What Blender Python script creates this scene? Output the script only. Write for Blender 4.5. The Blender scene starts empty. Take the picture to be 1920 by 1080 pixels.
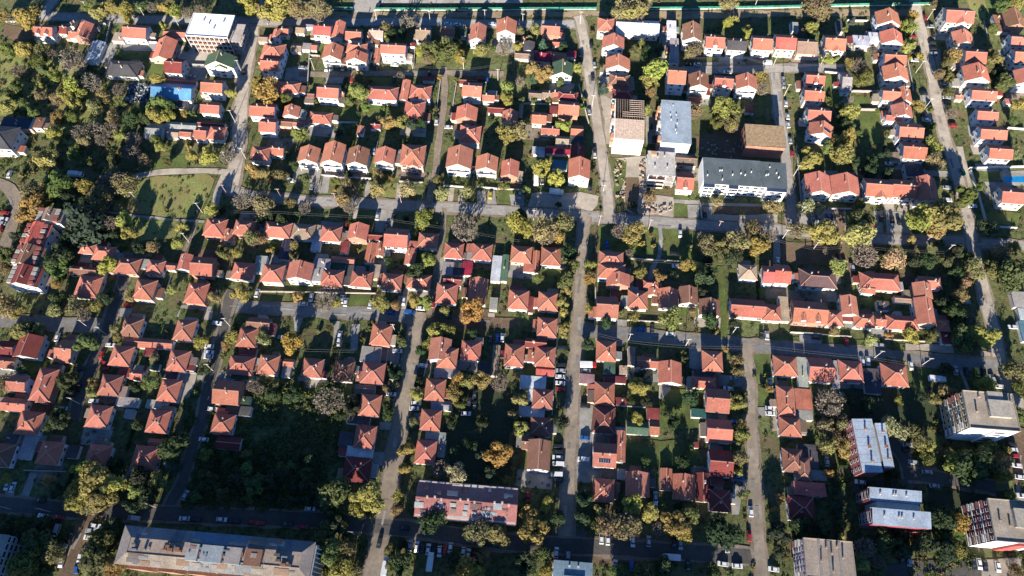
DATA = """
T 0 0
R a
h 262 190 412 268 x o 2 d2
h 438 188 515 252 x d 1
h 575 178 685 285 y r 1.5
h 522 228 605 285 x r 1
h 526 163 585 205 y k 1
h 930 188 1115 285 x o 1.5
h 850 246 940 308 f p 0.8
h 1228 222 1396 282 x o 0.8
h 1160 300 1310 448 y r 1 
h 655 315 762 465 y s 0.8
h 1245 440 1382 548 x d 2
h 800 458 1052 570 h k 1
R b
h 1540 420 1770 505 y g 2.5 c
h 1145 630 1455 745 x u 1
h 1228 593 1476 632 x o 0.8
h 1515 600 1682 695 x o 2
h 1510 768 1657 850 x o 1.5
h 1335 755 1402 805 f k 0.7
R j
h 1095 925 1232 1032 x l 0.8
h 1242 918 1478 972 x l 0.8
h 1255 972 1345 1032 x p 0.8
h 1347 972 1440 1026 x r 0.8
h 1480 912 1690 950 x d 0.8
h 1468 955 1560 1046 x o 1
h 1562 950 1692 1046 h o 1
t 95 110 60 B
t 215 130 85 Y
t 25 120 50 Y
t 530 430 118 B
t 680 605 85 B
t 50 380 62 G
t 170 365 65 Y
t 300 370 55 G
t 380 400 50 B
t 270 465 55 G
t 330 520 50 G
t 130 520 60 B
t 400 560 50 Y
t 540 640 70 Y
t 480 700 60 Y
t 600 700 55 Y
t 420 740 55 G
t 550 770 60 Y
t 300 640 35 Y
t 60 700 50 G
t 50 790 55 Y
t 180 780 60 D
t 120 640 50 G
t 300 720 60 D
t 250 850 60 D
t 430 870 60 Y
t 540 870 55 G
t 700 800 60 G
t 770 720 55 G
t 880 660 65 B
t 900 780 55 D
t 1020 840 42 Y
t 1190 790 75 G
t 1160 862 55 Y
t 1255 860 45 Y
t 1300 790 40 D
t 1385 860 28 Y
t 1450 850 30 G
t 1180 600 50 Y
t 590 985 85 B
t 700 960 75 B
t 820 955 80 B
t 990 1030 65 B
t 900 1010 50 Y
t 1170 1060 45 G
t 750 1040 60 B
t 640 1060 55 G
t 390 930 50 B
t 400 1000 60 Y
t 740 80 55 Y
t 870 50 65 Y
t 950 70 50 Y
t 960 145 40 Y
t 660 50 40 G
t 1060 50 45 G
t 1130 50 45 B
t 1245 50 48 Y
t 1320 85 50 Y
t 1400 85 50 B
t 1490 60 50 B
t 1850 40 75 Y
t 1400 370 20 G
t 1225 190 30 Y
t 1735 700 40 Y
t 1900 50 50 Y
t 840 880 50 G
t 1070 890 50 D
t 980 900 55 D
t 690 350 35 D
T 480 0
R c
h 125 222 182 285 y r 1.5
h 183 205 250 265 x r 1
h 300 190 370 250 x w 0.8
h 372 185 430 207 f l 0.7
h 435 180 570 265 x v 2
h 577 165 662 285 y r 1.5
h 675 222 795 302 x o 1.5
h 850 215 960 285 x p 1
h 820 245 885 318 y b 1
h 1200 208 1312 300 x w 1
h 1390 200 1490 270 x r 1
h 1535 188 1583 270 x g 1
h 1605 190 1724 308 y r 2
R d
h 45 328 215 440 h o 2
h 40 436 185 532 x o 2
h 265 325 345 388 x w 0.8
h 345 325 412 372 f l 0.7
h 414 325 462 376 x r 0.7
h 20 265 92 312 x w 0.7
h 500 345 650 445 y r 2
h 680 322 832 400 h r 2
h 672 402 838 468 y r 2
h 885 362 935 475 y r 0.8
h 937 322 1128 405 x o 2.5
h 1132 318 1195 348 f d 0.7
R e
h 150 615 330 695 h r 1
h 463 635 630 735 x o 2
h 385 690 440 735 x b 0.7
h 365 728 440 775 f w 0.6
h 625 682 665 728 x o 0.8
h 828 648 1066 748 h o 1.5
h 1085 600 1150 752 y r 0.8
h 1155 638 1315 740 h o 1.5 c
h 1250 575 1340 607 f d 0.7
R f
h -40 775 152 875 x o 1.5
h 205 800 328 878 y r 1
h 395 840 570 925 h o 1
h 30 890 160 990 x r 1.5
h 170 895 275 948 x b 0.8
h 275 905 365 950 x r 0.7
h 1112 758 1265 888 h o 1.5 c
h 860 915 937 966 x d 0.7
h 757 945 810 1008 y r 0.7
R g
h 1525 588 1660 632 x d 0.8
h 1550 618 1696 725 x o 2
h 1698 700 1792 760 x o 1
h 1500 805 1660 905 y o 1.5
h 1740 790 1886 850 x d 0.8
h 1845 835 1965 925 y r 1
h 1525 940 1686 1070 h r 1.5
t 150 60 95 Y
t 60 70 80 B
t 320 65 78 N
t 470 65 85 N
t 1130 155 58 B
t 1190 190 30 B
t 970 200 38 N
t 970 255 28 Y
t 1420 375 98 G
t 1500 330 45 G
t 1540 430 50 Y
t 1280 370 45 G
t 1225 370 35 Y
t 1290 425 50 N
t 760 690 62 Y
t 710 762 42 G
t 820 800 38 G
t 70 685 98 Y
t 20 620 50 Y
t 222 742 38 G
t 1000 920 48 Y
t 1100 920 45 Y
t 1170 930 45 D
t 1230 920 40 D
t 1880 660 55 Y
t 1880 740 45 Y
t 1855 350 62 B
t 1775 365 28 G
t 1690 370 50 N
t 1880 1000 70 Y
t 330 1000 55 Y
t 950 812 24 G
t 1080 560 35 B
t 765 570 45 N
t 1298 545 14 C
t 1340 880 22 D
t 1350 820 22 G
t 170 840 35 B
t 530 460 16 G
t 620 470 18 G
t 1000 770 24 G
t 660 650 26 D
t 860 600 18 G
t 1385 580 22 Y
t 1300 840 22 D
t 1760 900 30 D
t 1500 600 20 G
t 390 640 20 G
t 450 770 25 G
t 1020 260 45 D
t 1100 250 40 D
t 930 890 25 G
t 740 940 22 Y
t 770 850 20 D
t 620 1000 40 D
t 700 1000 30 G
T 960 0
R c
h -115 155 33 255 y r 2
h 222 180 360 265 x o 1.5
h 68 278 100 308 x o 0.6
h 85 312 170 385 y k 0.8
h 302 305 408 350 x o 0.8
R h
h 20 385 165 442 x w 0.7
h 168 380 297 462 x c 1
h 299 392 408 455 x r 0.8
h 410 383 483 428 f c 0.7
h 300 472 455 572 y g 2
h 125 680 224 742 x w 0.8
h 226 675 300 740 x w 0.8
h 302 672 348 738 x o 0.7
h 347 690 495 755 h d 1.5
h 347 762 503 865 x o 1.5
h 148 842 260 930 x o 1
h 217 940 357 1010 x r 0.8
h 440 940 535 1020 x r 0.8
h 328 1022 428 1080 x p 0.7
h 432 1022 536 1085 f k 0.7
h 50 780 85 868 y w 0.6
h 282 795 342 855 f d 0.6
R k
h 640 135 768 235 h o 2 c
h 777 150 1100 262 x q 1.2
h 677 280 842 366 y r 2
h 702 438 886 524 y r 2
h 728 558 885 645 h b 1.5
h 750 668 908 742 h d 2
h 1162 155 1232 285 f q 1
h 1186 289 1252 470 f l 1
R l
h 1280 185 1424 308 y b 2.5
h 1446 258 1590 362 x o 2 d1
h 1610 288 1756 378 x k 2
h 1799 268 1945 375 x o 2
R m
h 1164 500 1300 630 x o 3
h 1324 560 1475 662 y b 2.5
h 1516 568 1656 660 x o 2.5 d1
h 1680 572 1838 672 y r 2.5
h 1320 716 1422 770 x r 0.8
h 1748 790 1815 845 f d 0.7
t 830 80 85 N
t 920 75 90 N
t 1010 10 50 N
t 1630 15 55 N
t 230 340 45 C
t 380 360 38 D
t 155 510 55 Y
t 240 550 56 Y
t 158 580 28 C
t 485 510 35 Y
t 685 655 36 C
t 362 622 32 G
t 265 755 28 G
t 395 935 48 Y
t 40 980 75 N
t 1090 520 95 Y
t 1030 600 60 Y
t 1040 680 45 N
t 1365 375 65 N
t 1620 170 40 Y
t 1570 205 26 G
t 1670 150 28 Y
t 1760 235 40 Y
t 1550 230 20 G
t 1860 575 48 Y
t 1880 650 55 B
t 1600 800 85 Y
t 1680 850 60 G
t 1540 920 48 G
t 1650 930 60 N
t 1370 830 58 N
t 1010 830 42 Y
t 1480 965 20 G
t 970 330 35 Y
t 1100 370 40 D
t 1000 400 50 D
t 920 380 40 G
t 60 230 35 N
t 130 290 22 N
t 170 210 40 N
t 40 345 35 Y
t 60 600 45 B
t 70 750 30 G
t 160 760 26 G
t 530 800 25 G
t 600 240 18 G
t 545 740 22 G
t 960 770 30 D
t 870 400 25 B
t 680 500 28 D
c 593 340 k v
c 617 490 s v
c 603 585 k v
c 578 840 s v
c 1390 485 w x
c 1325 485 k x
c 1912 475 w v x
c 1560 548 s x
c 1614 545 w x
c 1160 410 y v
c 1040 942 k v
c 1065 1048 k v
c 516 440 k v
p 80 195
p 1820 50
p 510 180
p 600 800
T 1440 0
R l
h 50 260 203 372 x v 2
h 208 290 357 405 x w 1.5
h 418 266 572 378 x o 2 c
h 640 268 760 345 f s 1
h 759 245 835 312 f s 1.2
h 170 168 228 230 f l 0.7
h 515 150 560 240 y k 0.7
R n
h 278 545 418 640 x o 2 d1
h 266 660 414 757 x o 2
h 292 805 463 902 x o 2
h 305 935 490 1030 y r 2 sp A-10
h 540 545 612 692 x l 1
R o
h 810 95 985 190 y r 2 c
h 842 245 1010 332 y o 2 
h 865 393 1026 485 x o 2
h 862 505 1050 605 y r 2
h 850 665 985 755 x o 2
h 950 668 1075 770 y r 2
h 925 795 1082 885 y r 2
h 880 855 1002 908 x o 1.5
h 970 925 1152 1045 x o 2
h 792 405 855 452 y b 0.8
R p
h 1320 60 1526 172 x o 3 c
h 1385 245 1535 340 y r 2
h 1465 368 1622 472 x o 2.5
h 1465 505 1655 612 y r 2.5
h 1515 662 1702 752 x o 2
h 1560 818 1713 900 x o 2
h 1580 948 1776 1050 x o 2
h 1402 700 1460 745 x r 0.7
h 1706 675 1757 718 f d 0.7
h 1778 742 1825 780 f o 0.7
R q
h 1770 85 1912 205 y b 1.5
h 1692 115 1780 175 f b 0.8
h 1716 182 1795 238 f b 0.8
h 1808 262 1970 350 x r 2
h 1835 372 1990 470 x r 2
h 1850 535 1990 635 y r 2
t 390 40 95 N
t 370 150 28 C
t 285 200 28 Y
t 265 235 34 B
t 330 215 45 Y
t 355 265 35 G
t 640 150 22 C
t 575 225 24 G
t 615 270 18 G
t 1080 130 45 Y
t 1060 200 55 Y
t 1010 190 35 Y
t 1050 335 50 Y
t 450 445 42 Y
t 510 440 30 N
t 690 480 65 B
t 620 470 40 Y
t 720 590 65 G
t 790 365 40 B
t 620 840 75 Y
t 600 940 55 G
t 540 800 35 D
t 590 1030 60 Y
t 480 1050 55 Y
t 820 840 18 G
t 1130 795 42 Y
t 1215 818 28 G
t 1230 945 28 G
t 1180 945 25 G
t 1290 555 40 N
t 1360 580 38 G
t 1390 420 65 Y
t 1340 460 45 G
t 1680 430 70 Y
t 1640 500 45 G
t 1360 690 38 G
t 1390 840 45 B
t 1780 620 60 G
t 1740 540 45 D
t 1760 640 40 G
t 1890 780 55 Y
t 1760 60 55 G
t 1850 30 55 Y
t 1680 220 42 G
t 1730 500 30 D
t 1840 910 35 G
t 1260 20 35 N
t 1140 420 30 Y
t 1060 430 25 Y
t 900 1000 25 G
t 460 745 18 G
t 560 900 45 D
t 690 1000 30 G
t 730 550 40 G
c 112 600 s v
c 116 642 s v
c 132 778 w v
c 145 875 w v
c 148 937 w v
c 165 1055 s v
c 1178 135 r v
c 1192 182 k v
c 1215 202 s x
c 1240 262 k v
c 1080 278 r x
c 1230 325 k x
c 1240 372 k x
c 1245 405 s x
c 1098 455 w x
c 1112 388 k x
c 1320 628 s x
c 1338 735 w x
c 1342 772 k x
c 1168 705 k x
c 1165 862 k x
c 1187 905 w x
c 1205 1030 k x
c 1385 942 r x
p 40 488
p 395 485
p 1185 160
p 1050 295
p 1108 545
p 1165 825
p 120 720
T 480 0
c 530 515 w v
c 567 513 w v
c 652 512 s v
c 738 510 k v
c 773 510 w v
c 907 508 k v
c 1040 490 w x
c 345 510 s x
c 1440 182 w x
c 1510 187 w x
c 1733 600 u v
c 1688 595 r x
c 1355 915 w v
c 1445 957 w x
c 1462 850 k v
c 1770 182 w x
c 720 600 r v
c 1035 598 k v
c 670 600 k v
c 918 48 k v
p 90 190
p 437 525
p 910 170
p 1308 175
p 1558 520
p 1175 515
p 1815 608
p 1718 165
T 0 0
c 1830 540 k v
c 1440 577 s x
c 970 750 s x
p 680 105
p 1100 150
p 1352 215
p 1812 540
p 1762 910
T 0 270
R r
h 285 500 475 590 y w 2.5 m
h 178 605 365 762 y v 2.5 m
h 108 775 325 915 y b 2.5 m
h 70 930 310 1065 y d 2.5 m
R aa
h -110 -130 120 30 h k 2.5
h 10 -195 255 -120 f u2 1
h 258 -195 330 -122 f b 1
R s
h 598 750 716 822 h o 1
h 702 768 862 870 h r 1
h 512 920 732 982 x b 1
h 572 992 755 1148 h r 1
R t
h 862 855 1050 972 h r 1
h 1053 865 1115 935 f l 0.8
h 1100 872 1232 980 h r 1
h 1232 890 1322 945 x o 0.8
h 1340 830 1436 945 y r 1
h 1438 850 1610 985 x o 1.5
h 1742 890 1908 1015 h r 1
R u
h 1535 560 1695 690 h r 1.5
h 1662 645 1758 735 y r 1.2
h 1755 572 1912 680 h r 1.5
t 820 260 110 B
t 930 290 90 N
t 750 405 90 N
t 620 305 58 Y
t 430 290 95 G
t 340 110 80 Y
t 230 370 80 N
t 340 380 70 Y
t 240 480 90 Y
t 130 700 50 D
t 600 560 125 F
t 830 590 65 B
t 945 575 58 Y
t 955 675 60 Y
t 1365 630 42 Y
t 1245 490 22 G
t 1590 490 50 Y
t 1330 740 42 Y
t 1140 770 42 N
t 430 845 90 D
t 430 935 80 G
t 40 830 60 G
t 20 930 50 N
t 810 905 55 Y
t 1670 810 52 G
t 1775 815 38 Y
t 1890 700 62 N
t 1815 410 75 B
t 1905 430 42 B
t 1890 200 60 Y
t 1080 120 48 N
t 1700 80 65 B
t 1570 100 62 Y
t 1450 90 45 Y
t 980 55 65 B
t 1200 20 40 Y
t 530 690 65 D
t 420 770 60 B
t 850 685 32 D
t 550 80 65 D
t 660 140 60 D
t 860 110 65 D
t 500 400 60 D
t 640 440 55 D
t 1420 20 30 Y
t 1250 130 35 G
t 160 230 30 N
t 420 1050 35 Y
t 520 930 40 D
t 1660 500 30 D
t 1040 780 40 D
c 570 230 w t x
c 1485 500 k v
c 75 230 w v
c 32 565 w x
c 15 597 s x
c 8 640 r v
c 40 520 r x
p 1040 435
p 1518 515
p 1845 112
p 1712 140
p 1420 738
p 450 205
q 1708 382
T 480 270
R w
h -40 20 105 122 h r 1.5
h 105 12 215 85 x o 1
h 318 30 475 140 y r 2
h 500 0 662 145 y r 2.5
h 684 35 845 160 y b 2
h 890 40 1042 150 y r 2
h 1085 5 1268 160 h o 2 c P
h 1430 35 1622 182 y r 2.5
h 1648 95 1814 202 y r 2
h 1838 130 1972 248 y r 1.5
R u
h 55 585 265 700 h o 1
h 270 600 440 712 h w 1
h 485 615 640 730 h r 1
h 692 605 842 718 y r 1.5
h 845 662 960 722 x d 0.8
h 822 742 896 896 y r 0.8
h 630 725 695 818 f d 0.7
h 966 635 1145 775 x o 2
h 900 740 963 842 y o 1
h 1137 728 1211 775 f o 0.8
h 1216 668 1366 778 h r 1
h 1118 782 1195 905 y r 0.8
h 1410 742 1556 858 h r 1
h 1620 748 1772 872 h r 1
R v
h 45 905 210 1035 h r 1.5
h 236 893 424 1020 y r 2
h 430 860 555 928 f l 1
h 417 932 500 1030 f l 1
h 490 945 655 1062 h r 1.5
h 710 952 872 1072 h r 1
h 942 972 1096 1092 h r 1
h 1132 978 1312 1082 h r 1
h 180 722 265 868 y k2 0.8
h 560 845 740 892 x r 0.8
h 565 896 670 940 f g 0.6
h 420 675 490 800 f s 0.6
h -10 840 75 965 f l 0.7
h 670 910 725 1060 f k 0.7
h 880 905 930 1010 f p 0.7
h 1400 885 1480 985 f l 0.8
h 1482 890 1543 985 f k 0.7
h 1546 880 1622 985 f c 0.7
h 1405 992 1545 1060 x d 1
h 1592 1010 1735 1200 y r 1
h 1767 838 1838 1030 f s 0.8
h 1841 830 1892 1030 y g2 0.8
t 50 450 80 N
t 360 470 56 B
t 250 440 40 N
t 400 420 25 B
t 690 325 56 N
t 660 420 60 N
t 700 470 55 B
t 905 335 56 P
t 1130 335 58 P
t 1395 370 58 P
t 1590 365 50 P
t 1560 610 105 B
t 1255 555 65 Y
t 1300 500 32 Y
t 915 232 45 N
t 1005 250 28 Y
t 178 240 48 N
t 590 280 32 G
t 595 340 22 Y
t 800 310 22 G
t 355 260 45 G
t 280 160 38 D
t 60 220 48 Y
t 15 200 40 Y
t 690 225 30 D
t 15 700 52 N
t 110 790 30 Y
t 290 760 38 N
t 280 830 34 G
t 1290 870 58 Y
t 1200 950 55 D
t 980 870 34 D
t 765 800 18 Y
t 1690 310 22 G
t 1865 310 32 G
t 1512 285 18 G
t 1360 260 35 G
t 240 60 22 G
t 1140 1055 20 G
t 40 560 40 D
t 200 560 45 D
t 120 530 40 D
t 1130 560 30 D
t 1370 600 26 D
t 230 300 25 G
t 310 520 30 D
c 912 545 w v
c 1030 548 k v
c 677 605 r v
c 1758 388 y v
c 885 55 s v
c 125 245 r v
c 420 318 s v
c 980 622 k v
c 248 278 w v x
c 1830 260 k v
q 195 412
q 610 445
q 1095 458
T 960 270
R h
h 252 16 436 76 x c 0.8
h 437 12 550 108 y d 1
h 150 22 248 80 f s 0.6
h 300 122 415 186 f u3 0.6
h 423 118 586 260 y r 2.5
R k
h 1230 215 1360 345 x o 1.5 d1
h 1224 85 1385 162 x k4 1
R u
h -10 765 148 890 h r 1
h 152 800 205 960 y r 0.8
h 84 898 178 962 f o 0.7
h 217 775 368 912 h r 1
R B
h 1700 905 1838 1018 h p 1
R y
h 650 805 835 915 h r 1.5
h 645 895 850 1010 h r 1.5
h 708 975 884 1068 y r 1.5
t 230 190 62 Y
t 335 255 60 Y
t 100 348 32 Y
t 65 600 88 Y
t 60 540 50 D
t 250 650 105 N
t 380 585 78 N
t 345 690 55 Y
t 800 650 58 B
t 915 665 74 Y
t 970 745 28 Y
t 880 812 34 B
t 900 770 25 G
t 1450 690 66 B
t 1465 760 68 N
t 1550 770 50 Y
t 1690 725 95 N
t 1830 655 78 N
t 1855 765 75 Y
t 1660 850 68 D
t 430 820 62 D
t 425 915 70 G
t 400 1010 72 G
t 580 910 44 Y
t 580 1005 46 Y
t 965 960 46 Y
t 1110 985 44 Y
t 1295 910 46 Y
t 1390 915 42 Y
t 1210 980 30 N
t 1335 775 28 N
t 1035 395 55 N
t 200 1000 34 G
t 1545 440 40 P
t 1450 980 70 D
t 1540 830 48 G
t 1470 870 38 D
t 1905 450 28 P
t 140 90 20 N
t 600 210 22 G
t 70 280 18 G
t 1330 410 15 G
t 350 455 25 D
t 900 460 30 D
t 1040 690 18 N
t 1060 760 18 N
c 225 280 s v
c 58 385 s v
c 1260 675 w v
c 710 750 u v
c 1445 525 k v
c 1215 825 k x
c 1232 920 w x
c 620 82 w v
c 618 48 k v
c 586 330 k v
c 330 362 w t x
c 181 270 r t v
q 650 610
q 1022 640
q 1535 650
p 677 385
p 162 570
T 1440 270
R p
h 1645 10 1818 112 x o 2
h 1738 328 1920 445 x o 2
R o
h 1000 -10 1175 112 x o 2
h 1032 152 1162 245 f u2 1
R A
h 280 232 468 378 y r 2
h 474 245 682 385 y r 2
h 722 262 918 395 x o 2 c
h 920 268 1096 402 x o 2
h 1107 255 1268 430 y r 2
R B
h -45 915 40 1045 x v 1.5
h 42 905 163 1045 x v 1.5
h 236 942 510 1078 h k3 1
h 690 968 985 1095 h o 1.2
h 700 1062 800 1122 x o 1
h 640 990 692 1040 f d 0.8
h 1130 995 1300 1085 h r 1
t 300 100 85 Y
t 560 75 88 Y
t 450 30 48 G
t 640 130 40 D
t 1255 130 62 N
t 1240 15 60 Y
t 290 470 62 P
t 385 490 48 P
t 690 460 48 G
t 700 560 80 G
t 400 670 98 Y
t 460 665 50 O
t 220 640 62 N
t 690 675 105 P
t 745 820 100 B
t 450 790 40 B
t 520 920 64 Y
t 940 860 82 P
t 850 860 32 G
t 1150 560 110 Y
t 1320 540 128 Y
t 1235 520 110 Y
t 1240 610 90 Y
t 1465 380 80 G
t 1070 720 38 Y
t 1560 935 68 N
t 1650 620 60 D
t 1840 970 130 G
t 1400 965 50 D
t 1200 870 58 D
t 1340 870 55 G
t 1430 800 50 D
t 1100 885 50 D
t 1740 815 65 N
t 1850 780 55 N
t 40 470 58 P
t 30 680 58 B
t 1600 320 34 G
t 1290 740 28 G
t 1230 750 24 G
t 1480 1040 45 N
t 1500 850 40 G
t 1850 70 45 N
t 780 130 50 D
t 870 60 50 D
t 900 240 50 D
t 760 200 50 D
t 1690 940 60 G
t 1760 870 60 N
c 180 70 r v
c 335 560 s v
c 377 562 s v
c 447 548 u v
c 490 548 k v
c 847 560 k v
c 930 568 k v
c 980 582 k v
c 1340 330 s x
c 1345 422 w x
c 1530 468 w x
c 775 600 r x
c 70 880 w v
c 630 925 s v
c 530 850 k v
c 567 882 k v
c 905 150 w x
c 1460 215 g v
p 105 715
p 225 545
p 190 240
p 338 790
q 1150 765
p 1690 800
p 1315 825
T 0 540
R C
h 122 362 308 520 y d 1.5
h 432 392 562 555 x r 1
h 362 465 430 522 f o 0.7
h -20 400 118 518 x d 1
h -20 518 125 602 x r 1
h 255 608 408 842 h r 1.5 c
h 60 662 208 772 x r 1.5
h 12 828 205 922 x o 1
h 130 930 312 1098 h r 1
R D
h 1005 -62 1165 85 h r 1.5
h 1395 -38 1555 115 h r 1.5
h 905 225 1065 362 h r2 1
h 1312 240 1462 392 h r 1
h 924 370 1150 445 x o 0.8
h 1152 385 1298 455 x o 0.8
h 830 435 993 583 h r 1
h 1258 467 1415 625 h r 1
h 885 600 975 668 f d 0.8
h 980 615 1075 688 x o 1
h 1080 455 1155 510 f d 0.7
h 745 652 910 805 h r 1
h 1192 687 1348 850 h r 1
h 655 882 828 1045 h r 1
h 1105 915 1268 1085 h r 1
h 870 822 1040 888 f l 0.6
h 1095 842 1255 902 f l 0.6
h 1215 625 1335 680 f k 0.6
h 935 910 1005 975 f l 0.6
h 1122 565 1195 615 f g 0.6
R E
h 1855 225 2030 318 x r2 1
h 1783 297 1930 442 h r 1
h 1710 510 1905 650 h r 1
h 1610 695 1810 872 x r 1.5
h 1590 945 1755 1095 h r 1
h 1735 652 1925 690 f g 0.6
h 1776 812 1880 870 f g 0.6
h 1690 885 1885 955 f k 0.6
h 1790 445 1925 500 f d 0.6
t 150 310 68 Y
t 205 290 55 D
t 295 310 42 N
t 40 130 75 N
t 130 170 50 Y
t 415 165 56 P
t 560 140 66 N
t 620 190 60 B
t 730 130 54 Y
t 800 70 58 D
t 440 80 58 D
t 630 425 70 G
t 705 718 38 Y
t 690 780 44 Y
t 1500 400 48 Y
t 1732 370 48 Y
t 1690 430 36 Y
t 1680 510 28 G
t 1790 50 70 Y
t 1155 525 36 N
t 1130 710 62 G
t 500 700 66 D
t 170 610 34 G
t 40 720 55 N
t 980 60 46 N
t 880 375 34 Y
t 870 310 45 N
t 1280 20 38 Y
t 1610 70 42 N
t 1885 725 52 B
t 440 980 70 D
t 370 1040 50 D
t 1010 740 38 D
t 1030 1030 46 D
t 1440 560 26 G
t 520 790 40 D
t 1540 600 40 D
t 1780 290 35 D
t 1250 330 20 D
c 435 370 w v
c 960 130 r x
c 830 430 w x
c 765 500 r v
c 790 565 r x
c 785 606 r x
c 1570 440 w x
c 1570 485 w x
c 1565 517 w x
c 470 905 w x
c 705 848 w x
c 1595 910 w x
c 600 605 k x
c 590 750 k v
c 1632 265 w x
p 670 300
p 800 350
p 1725 285
p 1600 622
p 600 870
T 480 540
R F
h 18 503 170 648 h r 1
h 345 528 502 670 h r 1
h 580 545 735 700 h b 1
h 792 558 966 718 h r 1
h 752 625 800 700 y r 1
h 862 270 1018 428 h r 1.5
h 778 797 935 962 h r 1
h 738 1030 897 1203 h r 1
h 785 440 935 555 f l 0.8
h 205 530 285 590 x r 0.7
h 740 725 895 790 x w 0.7
h 680 950 855 1020 f k 0.7
h 195 590 260 670 f l 0.6
R G
h 1300 380 1462 545 y r 1.5
h 1362 445 1512 602 h r 1.2
h 1537 395 1688 542 h r 1
h 1268 680 1420 845 h r 1
h 1232 910 1388 1070 h r 1
h 1335 607 1525 670 f l 0.8
h 1660 560 1760 645 f k 0.7
h 1767 428 1825 660 y w 0.8
h 1312 845 1470 915 x l 0.7
R v
h 1352 -35 1512 118 h r 1
h 1752 72 1812 165 f l 0.7
t 310 65 38 Y
t 510 85 82 B
t 605 115 34 Y
t 930 110 64 Y
t 1045 130 42 N
t 1185 90 58 Y
t 1260 110 54 Y
t 1630 165 80 O
t 1420 165 44 Y
t 265 405 68 O
t 50 370 50 N
t 530 830 128 B
t 1350 310 58 Y
t 1435 305 46 Y
t 1280 420 38 Y
t 1240 470 40 D
t 860 260 24 G
t 850 310 28 G
t 1090 400 46 G
t 1100 340 28 G
t 1045 640 52 D
t 1050 730 38 N
t 985 755 34 N
t 1205 800 48 Y
t 1215 720 38 D
t 1510 700 60 O
t 1580 700 48 Y
t 1490 800 56 Y
t 1530 860 50 G
t 1700 690 66 Y
t 1830 700 78 B
t 720 900 55 D
t 725 830 36 N
t 980 920 66 D
t 1180 1010 38 N
t 280 800 55 D
t 5 745 60 B
t 1615 340 38 D
t 800 385 20 G
t 550 300 25 G
t 470 330 20 N
t 120 800 50 D
t 1000 590 30 D
t 1460 1000 40 D
t 1700 1000 50 D
t 640 960 45 D
c 10 40 w v
c 415 75 w v
c 355 120 w x
c 645 85 w v
c 675 108 w v
c 858 125 w v
c 1108 100 w v
c 1235 155 w x
c 1020 188 u x
c 1155 185 u v x
c 200 372 s x
c 630 355 w v
c 622 405 w v
c 1062 475 w x
c 1045 585 s x
c 1015 797 w x
c 1250 582 w x
c 1220 638 k x
c 1202 865 w x
c 1188 905 w x
c 1575 943 w x
c 1810 380 u v
c 1848 375 w v
c 1755 390 k v
c 1640 800 k v
c 1640 880 k v
c 1600 850 k v
c 1455 205 k v
c 1330 120 r v
p 1045 330
p 1040 735
T 960 540
R v
h -28 15 125 160 h r 1
h 195 30 348 170 h r 1
h 124 65 160 185 f d 0.7
R H
h 187 222 338 370 h r 1
h 97 380 260 452 x d 1
h 170 437 325 590 h r 1
h 117 462 180 555 f o 0.9
h 180 575 320 658 x v 0.7
h -58 420 92 590 h r 1.2
h 60 660 255 755 f q 0.7
h 115 760 160 850 f q 0.6
h 152 757 306 905 h r 1
h 50 885 245 965 f s 0.6
h 137 970 298 1112 h r2 1
R y
h 632 65 795 225 x o 1.5
h 740 22 790 62 f d 0.7
h 868 18 1018 155 h r 1
h 985 -55 1095 -2 h r 1
h 1020 2 1092 55 y r 0.9
h 1098 8 1247 155 y r 1
h 1250 -5 1392 125 y b 1
h 1402 88 1560 208 y b 1
R B
h 1635 85 1895 220 x o 1
R I
h 630 395 780 550 h r 1
h 868 440 925 580 f w 0.8
h 690 552 775 640 f g2 0.7
h 805 582 865 650 f p 0.7
h 690 660 855 712 f d 0.7
h 505 645 618 720 f d3 0.5
h 935 515 1095 600 x o 1
h 1098 555 1272 720 y r 1
h 617 705 770 880 h r 1
h 1425 470 1580 630 h r 1
h 1350 668 1530 750 h r 1
h 1360 615 1525 662 f k 0.7
h 1450 755 1625 935 x o 1.5
h 605 890 775 1090 h d4 1
h 1010 900 1105 985 f d 0.8
h 860 1003 1025 1100 x g2 0.8
h 1030 992 1105 1105 x r 0.8
h 1345 910 1545 975 f g3 0.7
h 1455 985 1645 1160 x r 1
h 775 822 860 880 f d 0.7
t 390 110 48 Y
t 400 30 45 Y
t 390 190 40 Y
t 575 160 36 Y
t 395 300 42 Y
t 390 360 28 N
t 1185 230 85 Y
t 920 210 38 Y
t 825 180 34 N
t 1350 180 34 N
t 700 260 45 D
t 1480 240 55 D
t 1660 260 42 D
t 1530 320 28 N
t 945 740 80 Y
t 1030 665 24 Y
t 960 640 42 D
t 890 835 38 D
t 1010 850 46 D
t 1690 540 52 N
t 1698 622 48 N
t 1642 718 24 N
t 1690 860 56 Y
t 1745 800 28 G
t 1755 920 24 Y
t 1720 1050 48 Y
t 1350 810 66 D
t 1300 545 28 G
t 1285 490 26 G
t 1322 630 18 G
t 940 975 40 O
t 70 820 58 Y
t 60 1050 58 Y
t 40 380 24 G
t 370 1010 62 D
t 1260 905 28 G
t 1160 930 45 D
t 570 425 48 D
t 1200 1000 48 D
t 20 720 38 D
t 15 950 38 N
t 1600 465 22 Y
t 40 208 14 G
t 82 212 14 G
t 1420 30 38 D
t 1820 660 16 G
t 1895 740 28 G
t 1900 655 18 O
c 962 312 u x
c 1052 305 k v
c 1188 347 w x
c 365 622 s x
c 362 667 w x
c 362 715 w x
c 365 762 r x
c 568 578 r t x
c 555 622 s x
c 375 450 k x
c 375 580 k x
c 550 885 k x
c 1668 678 s x
c 1620 755 w x
c 1655 1005 u x
c 1870 355 k v
c 1910 358 w v
p 870 400
p 1298 440
p 1645 350
T 1440 540
R B
h -48 122 98 245 h o 1
h 180 100 435 262 x o 1.5 d2
h 432 165 560 285 h o 1
h 548 62 672 205 y r 1.5
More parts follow.
